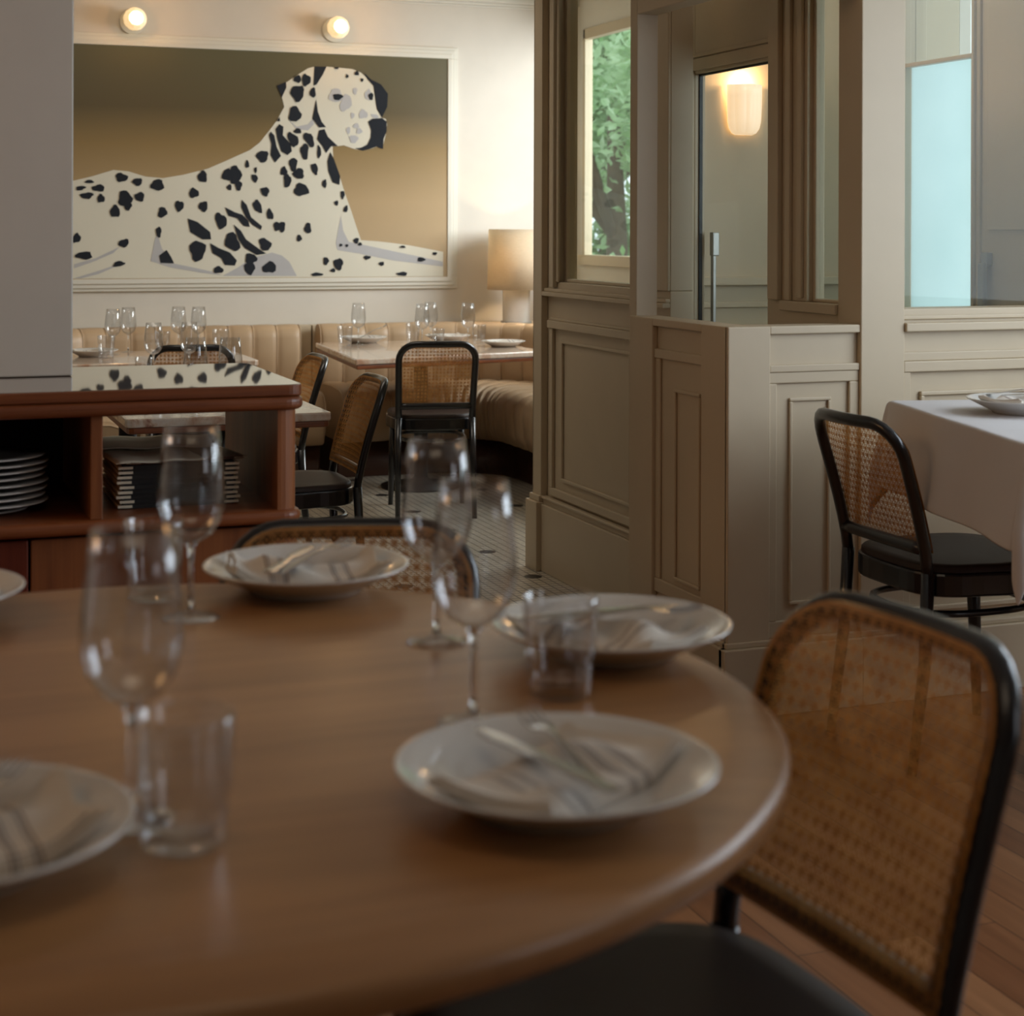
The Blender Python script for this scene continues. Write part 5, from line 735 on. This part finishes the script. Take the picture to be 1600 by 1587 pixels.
# ---------------------------------------------------------------- cane chairs
def lean(z):
    tt = max(0, (z - 0.44) / 0.36); return -0.19 - 0.095 * tt ** 1.35
def backpt(u, z):
    bow = 0.028 * (1 - (u / 0.18) ** 2) * max(0, min(1, (z - 0.47) / 0.2))
    return (u, lean(z) - bow, z)
def make_chair():
    t = thing('cane_chair', 'x', 'chair', (0, 0, 0), 0)
    # bent back frame
    hw, zt_, rc = 0.172, 0.787, 0.075
    p2 = [(-hw + 0.006 * (1 - k / 6), 0.44 + (zt_ - rc - 0.44) * k / 6) for k in range(7)]
    p2 += [(-hw + rc - rc * math.cos(R(a)), zt_ - rc + rc * math.sin(R(a))) for a in range(15, 91, 15)]
    p2 += [(u, zt_) for u in (-0.06, -0.03, 0, 0.03, 0.06)]
    p2 += [(hw - rc + rc * math.sin(R(a)), zt_ - rc + rc * math.cos(R(a))) for a in range(0, 91, 15)]
    p2 += [(hw - 0.006 * k / 6, zt_ - rc - (zt_ - rc - 0.44) * k / 6) for k in range(1, 7)]
    MB().tube([backpt(u, z) for u, z in p2], 0.0155, 12, up=(0, 1, 0), flat=0.85).build('back_frame', 'black', t)
    MB().tube([backpt(u, 0.503) for u in [-0.165 + 0.33 * k / 10 for k in range(11)]], 0.013, 10, up=(0, 0, 1), flat=1.15).build('back_rail', 'black', t)
    for s in (-1, 1):
        MB().tube([(s * 0.166, -0.19, 0.45), (s * 0.17, -0.20, 0.25), (s * 0.172, -0.235, 0.0)], [0.0155, 0.0145, 0.012], 12, up=(0, 1, 0)).build('leg', 'black', t)
        MB().tube([(s * 0.158, 0.165, 0.432), (s * 0.165, 0.18, 0.2), (s * 0.17, 0.19, 0.0)], [0.018, 0.0155, 0.011], 12, up=(0, 1, 0)).build('leg', 'black', t)
    so = [(0.205 * (abs(math.cos(a)) ** 0.55) * (1 if math.cos(a) >= 0 else -1) * (1 - 0.05 * (math.sin(a) < 0)), 0.20 * (abs(math.sin(a)) ** 0.6) * (1 if math.sin(a) >= 0 else -1)) for a in [2 * PI * k / 48 for k in range(48)]]
    MB().prism(so, 0.392, 0.446).build('seat_rim', 'black', t, bevel=0.006)
    rows = []
    for (s, z) in ((0.97, 0.447), (0.965, 0.458), (0.94, 0.463), (0.8, 0.461), (0.5, 0.456), (0.1, 0.455)):
        rows.append([(x * s, y * s, z) for x, y in so])
    m = MB().grid(rows, closed_u=True); m.add(rows[-1], [tuple(range(48))]); m.build('seat', 'seat', t)
    MB().tube([(0.150 * (abs(math.cos(a)) ** 0.7) * (1 if math.cos(a) >= 0 else -1), -0.01 + 0.175 * (abs(math.sin(a)) ** 0.7) * (1 if math.sin(a) >= 0 else -1), 0.345) for a in [2 * PI * (k + .5) / 48 for k in range(48)]], 0.0085, 8, closed=True, up=(0, 0, 1)).build('stretcher_ring', 'black', t)
    # woven cane
    U, Z0, Z1, rc = 0.176, 0.496, 0.792, 0.077
    def inside(u, z):
        if abs(u) > U or z < Z0 or z > Z1: return False
        if abs(u) > U - rc and z > Z1 - rc: return math.hypot(abs(u) - (U - rc), z - (Z1 - rc)) <= rc
        return True
    c = MB()
    def strand(a, b, w, off):
        n = 60; seg = []
        du = Vector((b[0] - a[0], b[1] - a[1])).normalized(); pr = Vector((-du.y, du.x)) * w / 2
        run = []
        def flush(run):
            if len(run) < 2: return
            st = max(1, len(run) // 9); rr = run[::st]
            if rr[-1] != run[-1]: rr.append(run[-1])
            vs = []
            for (u, z) in rr:
                for sg in (-1, 1):
                    q = backpt(u + pr.x * sg, z + pr.y * sg); vs.append((q[0], q[1] + off + 0.0145, q[2]))
            c.add(vs, [(2 * i, 2 * i + 1, 2 * i + 3, 2 * i + 2) for i in range(len(rr) - 1)])
        for k in range(n + 1):
            u = a[0] + (b[0] - a[0]) * k / n; z = a[1] + (b[1] - a[1]) * k / n
            if inside(u, z): run.append((u, z))
            else: flush(run); run = []
        flush(run)
    sp = 0.0160
    k = -13
    for k in range(-11, 12):
        for d in (-0.0017, 0.0017): strand((k * sp + d, Z0), (k * sp + d, Z1), 0.0020, 0.0005)
    nz = int((Z1 - Z0) / sp)
    for k in range(1, nz + 1):
        for d in (-0.0017, 0.0017): strand((-U, Z0 + k * sp + d), (U, Z0 + k * sp + d), 0.0020, -0.0005)
    zm = Z0 + sp / 2
    for k in range(0, 76):
        u0 = k * sp
        strand((u0 - 38 * sp, Z0), (u0 - 38 * sp + 0.31, Z0 + 0.31), 0.0018, 0.0009)
        strand((u0 - 38 * sp + 24 * sp, Z0), (u0 - 38 * sp + 24 * sp - 0.31, Z0 + 0.31), 0.0018, -0.0009)
    # woven border
    bp = []
    for (u, z) in [(-U, Z0)] + [(-U, Z0 + (Z1 - rc - Z0) * i / 8) for i in range(1, 9)] + [(-U + rc - rc * math.cos(R(a)), Z1 - rc + rc * math.sin(R(a))) for a in range(10, 91, 10)] + [(u, Z1) for u in (-0.05, 0, 0.05)] + [(U - rc + rc * math.sin(R(a)), Z1 - rc + rc * math.cos(R(a))) for a in range(0, 91, 10)] + [(U, Z0 + (Z1 - rc - Z0) * i / 8) for i in range(7, -1, -1)]:
        bp.append((u, z))
    bp += [(u, Z0) for u in (0.1, 0.0, -0.1)]
    n = len(bp); vs = []
    for i in range(n):
        p, q = Vector(bp[i - 1]), Vector(bp[(i + 1) % n]); d = (q - p).normalized(); nn = Vector((d.y, -d.x))
        for w in (0.0, 0.006):
            a = Vector(bp[i]) + nn * w; b_ = backpt(a.x, a.y); vs.append((b_[0], b_[1] + 0.0155, b_[2]))
    c.add(vs, [(2 * i, 2 * i + 1, (2 * i + 3) % (2 * n), (2 * i + 2) % (2 * n)) for i in range(n)])
    c.build('cane_back', 'cane', t)
    return t
chair = make_chair()
def chair_at(rx, ry, deg, label, sc=1.0, group='black cane-backed chairs'):
    a = R(deg); fx_, fy_ = -math.sin(a), math.cos(a)
    return put(chair, (rx + fx_ * 0.20 * sc, ry + fy_ * 0.20 * sc, 0), a, label, group, sc)
chair_at(2.31, 7.11, -11.7, 'black cane-backed chair seen square from behind at the right marble table')
chair_at(1.46, 5.46, 90, 'cane-backed chair in profile just right of the sideboard, the nearer and larger of two')
chair_at(1.50, 6.42, 90, 'small cane-backed chair peeking over the sideboard corner, seen in profile')
chair_at(1.235, 7.22, -9, 'black chair whose cane back shows behind the wine glasses on the left', 1.0)
chair_at(2.33, 3.56, -90, 'cane-backed chair tucked under the white-clothed table', 1.06)
chair_at(0.935, 1.53, 95, 'close cane-backed chair at the right of the round table', 1.105)
chair_at(0.645, 2.40, 163.7, 'cane-backed chair on the far side of the round table', 1.06)

# ---------------------------------------------------------------- tableware prototypes
def make_wine_glass():
    t = thing('wine_glass', 'x', 'wine glass')
    MB().lathe([(0.0, 0), (0.037, 0), (0.0375, 0.0014), (0.030, 0.0032), (0.012, 0.006), (0.0052, 0.012), (0.0, 0.012)], 40).build('foot', 'glass', t)
    MB().lathe([(0.0048, 0.012), (0.0036, 0.03), (0.0034, 0.07), (0.0045, 0.09), (0.0085, 0.098)], 16).build('stem', 'glass_solid', t)
    o = [(0.0, 0.098), (0.012, 0.1005), (0.027, 0.110), (0.038, 0.126), (0.0435, 0.146), (0.0445, 0.160), (0.043, 0.183), (0.0395, 0.215), (0.035, 0.25)]
    MB().lathe(o + [(r - 0.0009 if r > 0.01 else 0.0, z + (0.0012 if i < 3 else 0)) for i, (r, z) in reversed(list(enumerate(o)))], 48).build('bowl', 'glass', t)
    return t
wg = make_wine_glass()
def make_tumbler():
    t = thing('tumbler', 'x', 'tumbler')
    fl = lambda z, a: 1 + (0.018 * abs(math.cos(a * 6)) if 0.045 < z < 0.1 else 0)
    prof = [(0.0, 0), (0.030, 0), (0.034, 0.002), (0.0355, 0.008), (0.0362, 0.035), (0.0365, 0.041), (0.0385, 0.044), (0.0388, 0.05), (0.0400, 0.08), (0.0412, 0.098), (0.0418, 0.107), (0.0405, 0.1085),
            (0.0392, 0.107), (0.0378, 0.08), (0.036, 0.05), (0.0335, 0.044), (0.0325, 0.02), (0.029, 0.014), (0.0, 0.013)]
    MB().lathe(prof, 72, flute=fl).build('tumbler_body', 'glass_solid', t)
    MB()
    return t
tb = make_tumbler()
for ch in list(bpy.data.objects):
    if ch.parent == tb: ch.data.materials[0] = M['glass']
pl = MB().lathe([(0.0, 0.004), (0.072, 0.003), (0.074, 0.0), (0.080, 0.0), (0.083, 0.005), (0.100, 0.013), (0.140, 0.033), (0.1445, 0.0355), (0.145, 0.0375), (0.1435, 0.0385), (0.139, 0.0375), (0.104, 0.0195), (0.092, 0.0125), (0.078, 0.0095), (0.0, 0.009)], 72).build('dinner_plate', 'porcelain')
tag(pl, 'x', 'plate')
def make_napkin(seed, name='napkin'):
    rnd = random.Random(seed); m = MB()
    L, Wd = 0.215, 0.125
    ph = [rnd.uniform(0, 6) for _ in range(6)]
    for layer in range(3):
        rows_t, rows_b = [], []
        for i in range(25):
            u = i / 24; rt, rb = [], []
            for j in range(11):
                v = j / 10
                x = (u - .5) * L * (1 - 0.04 * layer) + 0.004 * math.sin(v * 5 + ph[0] + layer); y = (v - .5) * Wd * (1 - 0.06 * layer) + 0.006 * math.sin(u * 5 + ph[1] + layer * .5)
                edge = min(1, 5 * min(u, 1 - u)) * min(1, 5 * min(v, 1 - v))
                z = layer * 0.006 * (0.5 + .5 * edge) + 0.012 * max(0, math.sin(u * 8 + ph[2] + v * 3)) * edge + 0.004 * math.sin(v * 9 + ph[3] + u * 3) * edge + 0.018 * (abs(u - .5) * 2) ** 3 * (.6 + .4 * math.sin(ph[4]))
                r = math.hypot(x, y)
                pz = 0.0 if r < 0.078 else (0.003 * (r - 0.078) / 0.014 if r < 0.092 else 0.003 + 0.007 * (r - 0.092) / 0.012 if r < 0.104 else 0.010 + 0.018 * (r - 0.104) / 0.035)
                z += pz
                rt.append((x, y, z + 0.006)); rb.append((x, y, z))
            rows_t.append(rt); rows_b.append(rb)
        m.grid(rows_t); m.grid(rows_b)
        for rr in ((0, 0), (-1, -1)):
            a, b_ = rows_t[rr[0]], rows_b[rr[1]]; m.grid([a, b_])
        m.grid([[r[0] for r in rows_t], [r[0] for r in rows_b]]); m.grid([[r[-1] for r in rows_t], [r[-1] for r in rows_b]])
    o = m.build(name, 'napkin'); return tag(o, 'x', 'napkin')
nps = [make_napkin(2), make_napkin(7)]
def cutlery(name, cat, outline_fn):
    m = MB(); outline_fn(m); o = m.build(name, 'steel', bevel=0.0006); return tag(o, 'x', cat)
def strip(m, pts, th=0.0018):
    # pts: (x, half width, z); a thin shaped bar
    rt = [[(x, -w, z + th), (x, 0, z + th * 1.5), (x, w, z + th)] for x, w, z in pts]; rb = [[(x, -w, z), (x, 0, z), (x, w, z)] for x, w, z in pts]
    m.grid(rt); m.grid([list(reversed(r)) for r in rb]); m.grid([[r[0] for r in rb], [r[0] for r in rt]]); m.grid([[r[2] for r in rt], [r[2] for r in rb]])
    m.add(rt[0] + rb[0], [(0, 1, 2, 5, 4, 3)]); m.add(rt[-1] + rb[-1], [(2, 1, 0, 3, 4, 5)])
def fork_fn(m):
    strip(m, [(-0.10, 0.004, 0.004), (-0.095, 0.0085, 0.004), (-0.06, 0.007, 0.005), (0.0, 0.0032, 0.009), (0.035, 0.003, 0.010), (0.048, 0.010, 0.007), (0.062, 0.0125, 0.005)])
    for k in range(4):
        y = -0.0105 + 0.007 * k
        m.add([], [])
        a = MB(); strip(a, [(0.061, 0.0017, 0.005), (0.085, 0.0015, 0.004), (0.104, 0.0009, 0.008)])
        m.add([(x, yy + y, z) for x, yy, z in a.v], a.f, 0, True)
def knife_fn(m):
    strip(m, [(-0.11, 0.006, 0.003), (-0.105, 0.0085, 0.003), (-0.02, 0.0062, 0.004), (0.0, 0.004, 0.005), (0.01, 0.0085, 0.005), (0.08, 0.0095, 0.004), (0.105, 0.006, 0.004), (0.115, 0.001, 0.004)])
fork = cutlery('fork', 'fork', fork_fn); knife = cutlery('knife', 'knife', knife_fn)
def tilt(o, loc, rz, ry=0.0, rx=0.0):
    o.location = loc; o.rotation_euler = (rx, ry, rz); return o

ZT = 0.79
G_W = 'wine glasses on the round table'
for (x, y, l) in ((0.199, 1.456, 'wine glass at the left front of the round table, beside a tumbler'),
                  (0.374, 2.183, 'wine glass at the far left of the round table, before the menus'),
                  (0.636, 1.952, 'wine glass behind another one, left of the two in the middle of the round table'),
                  (0.568, 1.619, 'wine glass in front of its neighbour in the middle of the round table')):
    put(wg, (x, y, ZT + 0.0002), 0, l, G_W)
for (x, y, l) in ((0.232, 1.383, 'tumbler between the left wine glass and the left plate, nearest the camera'),
                  (0.345, 2.313, 'tumbler behind the far left wine glass of the round table'),
                  (0.692, 1.686, 'tumbler on the round table just in front of the right-hand plate')):
    put(tb, (x, y, ZT + 0.0002), 0.2, l, 'tumblers on the round table')
PL = [(0.559, 1.370, 'plate with a napkin nearest the camera on the round table', 35, 0), (0.556, 2.300, 'plate with a napkin on the far side of the round table', -5, 1),
      (0.819, 1.835, 'plate with a napkin at the right of the round table, behind the tumbler', -60, 0), (0.048, 1.395, 'plate cut by the left picture edge, nearest the camera', 10, 1), (0.03, 2.31, 'plate just showing at the far left of the table', 0, 0)]
used_n = [False, False]
def setting(x, y, z, who, deg, ni, sc=1.0, group='plates on the round table', fk=True):
    put(pl, (x, y, z + 0.0002), 0, who, group, sc)
    a = R(deg); base = z + 0.0102 * sc
    short = who.replace(' with a napkin', '').split(',')[0]
    if True:
        np_ = put(nps[ni], (x, y, base), a, 'folded striped napkin on the ' + short, 'folded napkins', sc)
    if fk:
        k1 = put(fork, (0, 0, 0), 0, 'steel fork on the ' + short, 'forks', sc)
        tilt(k1, (x + 0.010 * math.cos(a), y + 0.010 * math.sin(a), base + 0.030 * sc), a + R(52), R(-2))
        k2 = put(knife, (0, 0, 0), 0, 'steel knife on the ' + short, 'knives', sc)
        tilt(k2, (x - 0.022 * math.cos(a), y - 0.022 * math.sin(a), base + 0.030 * sc), a + R(66), R(2))
for (x, y, l, dg, ni) in PL: setting(x, y, ZT, l, dg, ni)

# far right marble table
z7 = 0.7002; GS = 0.86
for (x, y, l) in ((2.272, 8.283, 'wine glass standing alone at the left of the right marble table'), (2.548, 8.07, 'wine glass overlapping another, the left of the pair on the right marble table'),
                  (2.660, 8.28, 'wine glass overlapping another, the right of the pair on the right marble table'), (2.807, 8.11, 'wine glass at the right of the right marble table, below the lamp')):
    put(wg, (x, y, z7), 0, l, 'wine glasses on the right marble table', GS)
for (x, y, l, s) in ((2.179, 8.20, 'tumbler at the left end of the right marble table', 0.95), (2.60, 8.40, 'tumbler behind the pair of wine glasses on the right marble table', 0.9), (2.657, 8.14, 'short fluted tumbler in the middle of the right marble table', 0.78), (2.90, 8.20, 'tumbler at the right of the right marble table, below the lamp', 0.9)):
    put(tb, (x, y, z7), 0, l, 'tumblers on the right marble table', s)
setting(2.34, 8.43, z7, 'plate at the left of the right marble table', 20, 0, 0.85, 'plates on the right marble table', False)
setting(2.80, 8.42, z7, 'plate at the back of the right marble table', 10, 1, 0.85, 'plates on the right marble table', False)
setting(2.94, 7.94, z7, 'plate at the right front of the right marble table', 15, 0, 0.78, 'plates on the right marble table', False)
k2 = put(knife, (0, 0, 0), 0, 'steel knife lying on the right marble table behind the chair', 'knives', 0.9); tilt(k2, (2.47, 8.02, z7 - 0.002), R(100))
k2 = put(fork, (0, 0, 0), 0, 'steel fork propped on the plate at the left of the right marble table', 'forks', 0.9); tilt(k2, (2.38, 8.41, z7 + 0.05), R(10), R(-22))
# left marble tables
for (x, y, s, l, g) in ((1.00, 8.00, GS, 'wine glass farthest left above the counter', 1), (1.09, 8.14, GS, 'wine glass close behind the leftmost one above the counter', 1), (1.33, 8.14, GS, 'tall wine glass in the middle of the left marble table', 1), (1.42, 8.10, GS, 'wine glass right of the tall one on the left marble table', 1),
                     (1.011, 6.80, GS, 'wine glass in front of the chair back\'s left corner, behind the counter', 2), (1.155, 6.80, GS, 'wine glass in front of the middle of the chair back, behind the counter', 2),
                     (0.975, 5.62, 0.92, 'wide wine glass bowl rising just behind the counter, left of two', 3), (1.085, 5.58, 0.92, 'wide wine glass bowl rising just behind the counter, right of two', 3)):
    put(wg, (x, y, z7), 0, l, 'wine glasses on the left marble tables', s)
for (x, y, s, l) in ((0.945, 7.80, 0.95, 'tumbler at the far left of the left marble table'), (1.53, 8.12, 0.95, 'tumbler near the right end of the left marble table'), (1.25, 8.12, 0.9, 'tumbler beside the tall wine glass on the left marble table'), (0.945, 6.60, 0.85, 'fluted tumbler just showing over the counter')):
    put(tb, (x, y, z7), 0, l, 'tumblers on the left marble tables', s)
setting(0.90, 7.93, z7, 'plate at the left front of the left marble table', 0, 0, 0.8, 'plates on the left marble tables', False)
setting(1.20, 8.04, z7, 'plate behind the leftmost glasses on the left marble table', 0, 1, 0.8, 'plates on the left marble tables', False) if False else None
setting(1.40, 7.93, z7, 'plate behind the chair back on the left marble table', 30, 1, 0.8, 'plates on the left marble tables', False)
# ---------------------------------------------------------------- sideboard
t = thing('sideboard', 'red-brown wooden sideboard with open shelves and mirror-glossy top', 'sideboard', (0, 0, 0))
XL_, XR_, YF, YB = -1.5, 0.868, 3.665, 4.28
cor = (1, 1, 0, 0)
MB().prism(rrect(XL_, XR_ + 0.010, YF - 0.012, YB, 0.035, 6, cor), 0.924, 0.950).build('worktop', ['teak', 'counter'], t, bevel=0.004)
wt = [o for o in bpy.data.objects if o.parent == t and o.name.startswith('worktop')][0]
wt.data.polygons[1].material_index = 1
MB().prism(rrect(XL_, XR_ + 0.014, YF - 0.017, YB, 0.045, 6, cor), 0.893, 0.9235).build('top_moulding', 'teak', t, bevel=0.012, segs=4)
MB().prism(rrect(XL_, XR_ + 0.010, YF - 0.014, YB, 0.045, 6, cor), 0.640, 0.670).build('shelf', 'teak', t, bevel=0.013, segs=4)
m = MB(); m.prism(rrect(XR_ - 0.048, XR_, YF, YB, 0.040, 6, cor), 0.670, 0.893); m.build('end_panel', 'teak_v', t)
m = MB()
m.box((0.412, YF + 0.004, 0.670), (0.438, YB, 0.893)); m.build('divider', 'teak_v', t, bevel=0.002)
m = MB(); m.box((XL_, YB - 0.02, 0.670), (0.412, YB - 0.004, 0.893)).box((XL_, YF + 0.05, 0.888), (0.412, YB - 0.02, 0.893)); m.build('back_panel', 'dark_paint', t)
m = MB()
for k in range(7):
    a = R(-90 + 90 * k / 6) ; m.lathe([(0.011, 0.0), (0.011, 0.640)], 10, c=(XR_ - 0.045 + 0.040 * math.cos(a), YF + 0.045 + 0.040 * math.sin(a), 0))
for k in range(24): m.lathe([(0.011, 0.0), (0.011, 0.640)], 10, c=(XR_ - 0.005, YF + 0.065 + 0.022 * k, 0))
m.build('fluted_corner', 'teak_v', t)
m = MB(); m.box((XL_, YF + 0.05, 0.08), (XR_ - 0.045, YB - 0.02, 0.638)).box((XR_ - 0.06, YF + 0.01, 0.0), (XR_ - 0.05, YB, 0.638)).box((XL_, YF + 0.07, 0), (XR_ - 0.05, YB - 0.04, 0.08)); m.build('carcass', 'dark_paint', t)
for (a, b) in ((-1.0, -0.36), (-0.355, 0.285)): MB().box((a, YF + 0.016, 0.09), (b, YF + 0.048, 0.632)).build('door', 'teak_door', t, bevel=0.003)
MB().box((0.29, YF + 0.016, 0.09), (0.80, YF + 0.048, 0.632)).build('door', 'teak_v', t, bevel=0.003)

# stacked plates in the left bay
sp_ = MB().lathe([(0.0, 0.003), (0.070, 0.002), (0.072, 0.0), (0.078, 0.0), (0.082, 0.003), (0.150, 0.0095), (0.152, 0.0115), (0.150, 0.0135), (0.086, 0.007), (0.0, 0.006)], 56).build('stacked_plate', 'porcelain')
tag(sp_, 'x', 'plate')
ordn = ['bottom', 'second from the bottom', 'third from the bottom', 'fourth from the bottom', 'middle', 'fourth from the top', 'third from the top', 'second from the top', 'top']
for k in range(9):
    put(sp_, (0.205 + 0.004 * math.sin(k * 2.1), 3.86 + 0.003 * math.cos(k * 1.3), 0.6705 + k * 0.0145), 0, 'white plate in the sideboard\'s left bay, %s one of the stack' % ordn[k], 'plates stacked in the sideboard', 0.62 if False else (0.88 if k else 0.62))
# menus in the right bay
def menu(z, x, y, w, d, h, rz, label, cover='menu_cover', curve=0.0):
    t = thing('menu', label, 'menu', (x, y, z), rz, 'menus stacked in the sideboard')
    MB().box((-w / 2 + 0.012, -d / 2, 0.0), (w / 2 - 0.012, d / 2, 0.0022)).box((-w / 2 + 0.012, -d / 2, h - 0.0022), (w / 2 - 0.012, d / 2, h)).build('cover', cover, t)
    MB().box((-w / 2 + 0.002, -d / 2 - 0.002, 0.0024), (-w / 2 + 0.034, d / 2 - 0.006, h - 0.0024)).build('pages', 'paper', t)
    MB().box((w / 2 - 0.034, -d / 2 - 0.002, 0.0024), (w / 2 - 0.002, d / 2 - 0.006, h - 0.0024)).build('pages', 'paper', t)
    MB().box((-w / 2 + 0.034, -d / 2, 0.0024), (w / 2 - 0.034, d / 2 - 0.006, h - 0.0024)).build('binding', 'menu_cover', t)
    return t
z = 0.6705
for k in range(9):
    menu(z, 0.62 + 0.003 * math.sin(k * 1.9), 3.93 + 0.003 * math.cos(k), 0.275, 0.30, 0.0105, 0.012 * math.sin(k * 2.3), 'black-covered menu in the sideboard\'s right bay, %s one of the stack' % ordn[k]); z += 0.0108
menu(z, 0.625, 3.955, 0.285, 0.31, 0.006, R(7), 'rust-brown menu lying across the top of the black menu stack', 'rust_cover'); z += 0.0065
def sheet(name, x, y, z, w, d, rz, label, amp, mat='paper'):
    rows = [[((u / 12 - .5) * w, (v / 10 - .5) * d, amp * (0.3 + math.sin(u * .55 + 0.4) ** 2 + .35 * math.sin(v * .8) ** 2)) for u in range(13)] for v in range(11)]
    o = MB().grid(rows).build(name, mat, solid=0.0012); o.location = (x, y, z); o.rotation_euler = (0, 0, rz)
    return tag(o, label, 'paper', 'loose printed sheets')
sheet('printed_sheet', 0.565, 3.90, z + 0.001, 0.20, 0.30, R(4), 'loose cream printed sheet on the menus, lower one', 0.003)
sheet('printed_sheet', 0.60, 4.03, z + 0.009, 0.27, 0.22, R(-6), 'loose cream printed sheet lying on top of the menu pile', 0.004)

# ---------------------------------------------------------------- table with the white cloth
ang = math.atan2(-0.24, 0.86)   # the table is turned a little
t = thing('square_table', 'square table hidden under a white cloth at the right', 'table', (2.78, 3.18, 0), -ang * 0 + R(-15))
MB().box((-0.43, -0.43, 0.80), (0.43, 0.43, 0.845)).build('tabletop', 'oak_edge', t)
MB().lathe([(0.25, 0), (0.25, 0.02), (0.05, 0.05), (0.04, 0.10), (0.04, 0.80)], 32).build('pedestal', 'iron', t)
m = MB(); rows = []
HS = 0.44
def drape(u, v):
    # u, v over a square cloth of half-size 0.70
    cu = max(-HS, min(HS, u)); cv = max(-HS, min(HS, v))
    ou, ov = u - cu, v - cv
    d = math.hypot(ou, ov)
    if d < 1e-6: return (u, v, 0.853 + 0.0008 * math.sin(u * 20) * math.sin(v * 17))
    r = 0.012
    if abs(ou) > 1e-6 and abs(ov) > 1e-6:
        # corner: the extra cloth hangs as a cone of soft folds
        ext = max(abs(ou), abs(ov)) + 0.45 * min(abs(ou), abs(ov)); a = math.atan2(abs(ov), abs(ou))
        out = 0.018 + 0.055 * math.sin(2 * a) * min(1, ext / 0.2)
        dx = math.cos(a) * out * (1 if ou > 0 else -1); dy = math.sin(a) * out * (1 if ov > 0 else -1)
        return (cu + dx, cv + dy, 0.853 - max(0, ext - r))
    s = min(1, d / 0.25); wv = 0.010 * s * (1 + math.sin((u if abs(ov) > 0 else v) * 14 + 1.0))
    out = min(d, 0.012) + wv + 0.02 * s
    return (cu + (math.copysign(out, ou) if ou else 0), cv + (math.copysign(out, ov) if ov else 0), 0.853 - max(0, d - r))
n = 56; Q = 0.675
vals = sorted(set([round(-Q + 2 * Q * k / n, 4) for k in range(n + 1)] + [-HS, HS, -HS - 0.012, HS + 0.012, -HS - 0.03, HS + 0.03]))
rows = [[drape(u, v) for u in vals] for v in vals]
o = m.grid(rows).build('tablecloth', 'cloth', solid=0.0015)
o.location = (2.78, 3.18, 0); o.rotation_euler = (0, 0, R(-15))
md = o.modifiers.new('sub', 'SUBSURF'); md.levels = 1; md.render_levels = 1
tag(o, 'white tablecloth draped over the square table at the right', 'tablecloth')
setting(2.60, 3.36, 0.8545, 'plate with a napkin on the white tablecloth', 20, 1, 0.95, 'plates on the white tablecloth', False)
k1 = put(fork, (0, 0, 0), 0, 'steel fork leaning on the plate on the white tablecloth', 'forks', 0.95); tilt(k1, (2.62, 3.40, 0.897), R(-70), R(-8))
k2 = put(knife, (0, 0, 0), 0, 'steel knife leaning on the plate on the white tablecloth', 'knives', 0.95); tilt(k2, (2.66, 3.36, 0.897), R(-50), R(-6))
for o in list(bpy.data.objects):
    if o.get('label') == 'x': print('UNUSED', o.name)
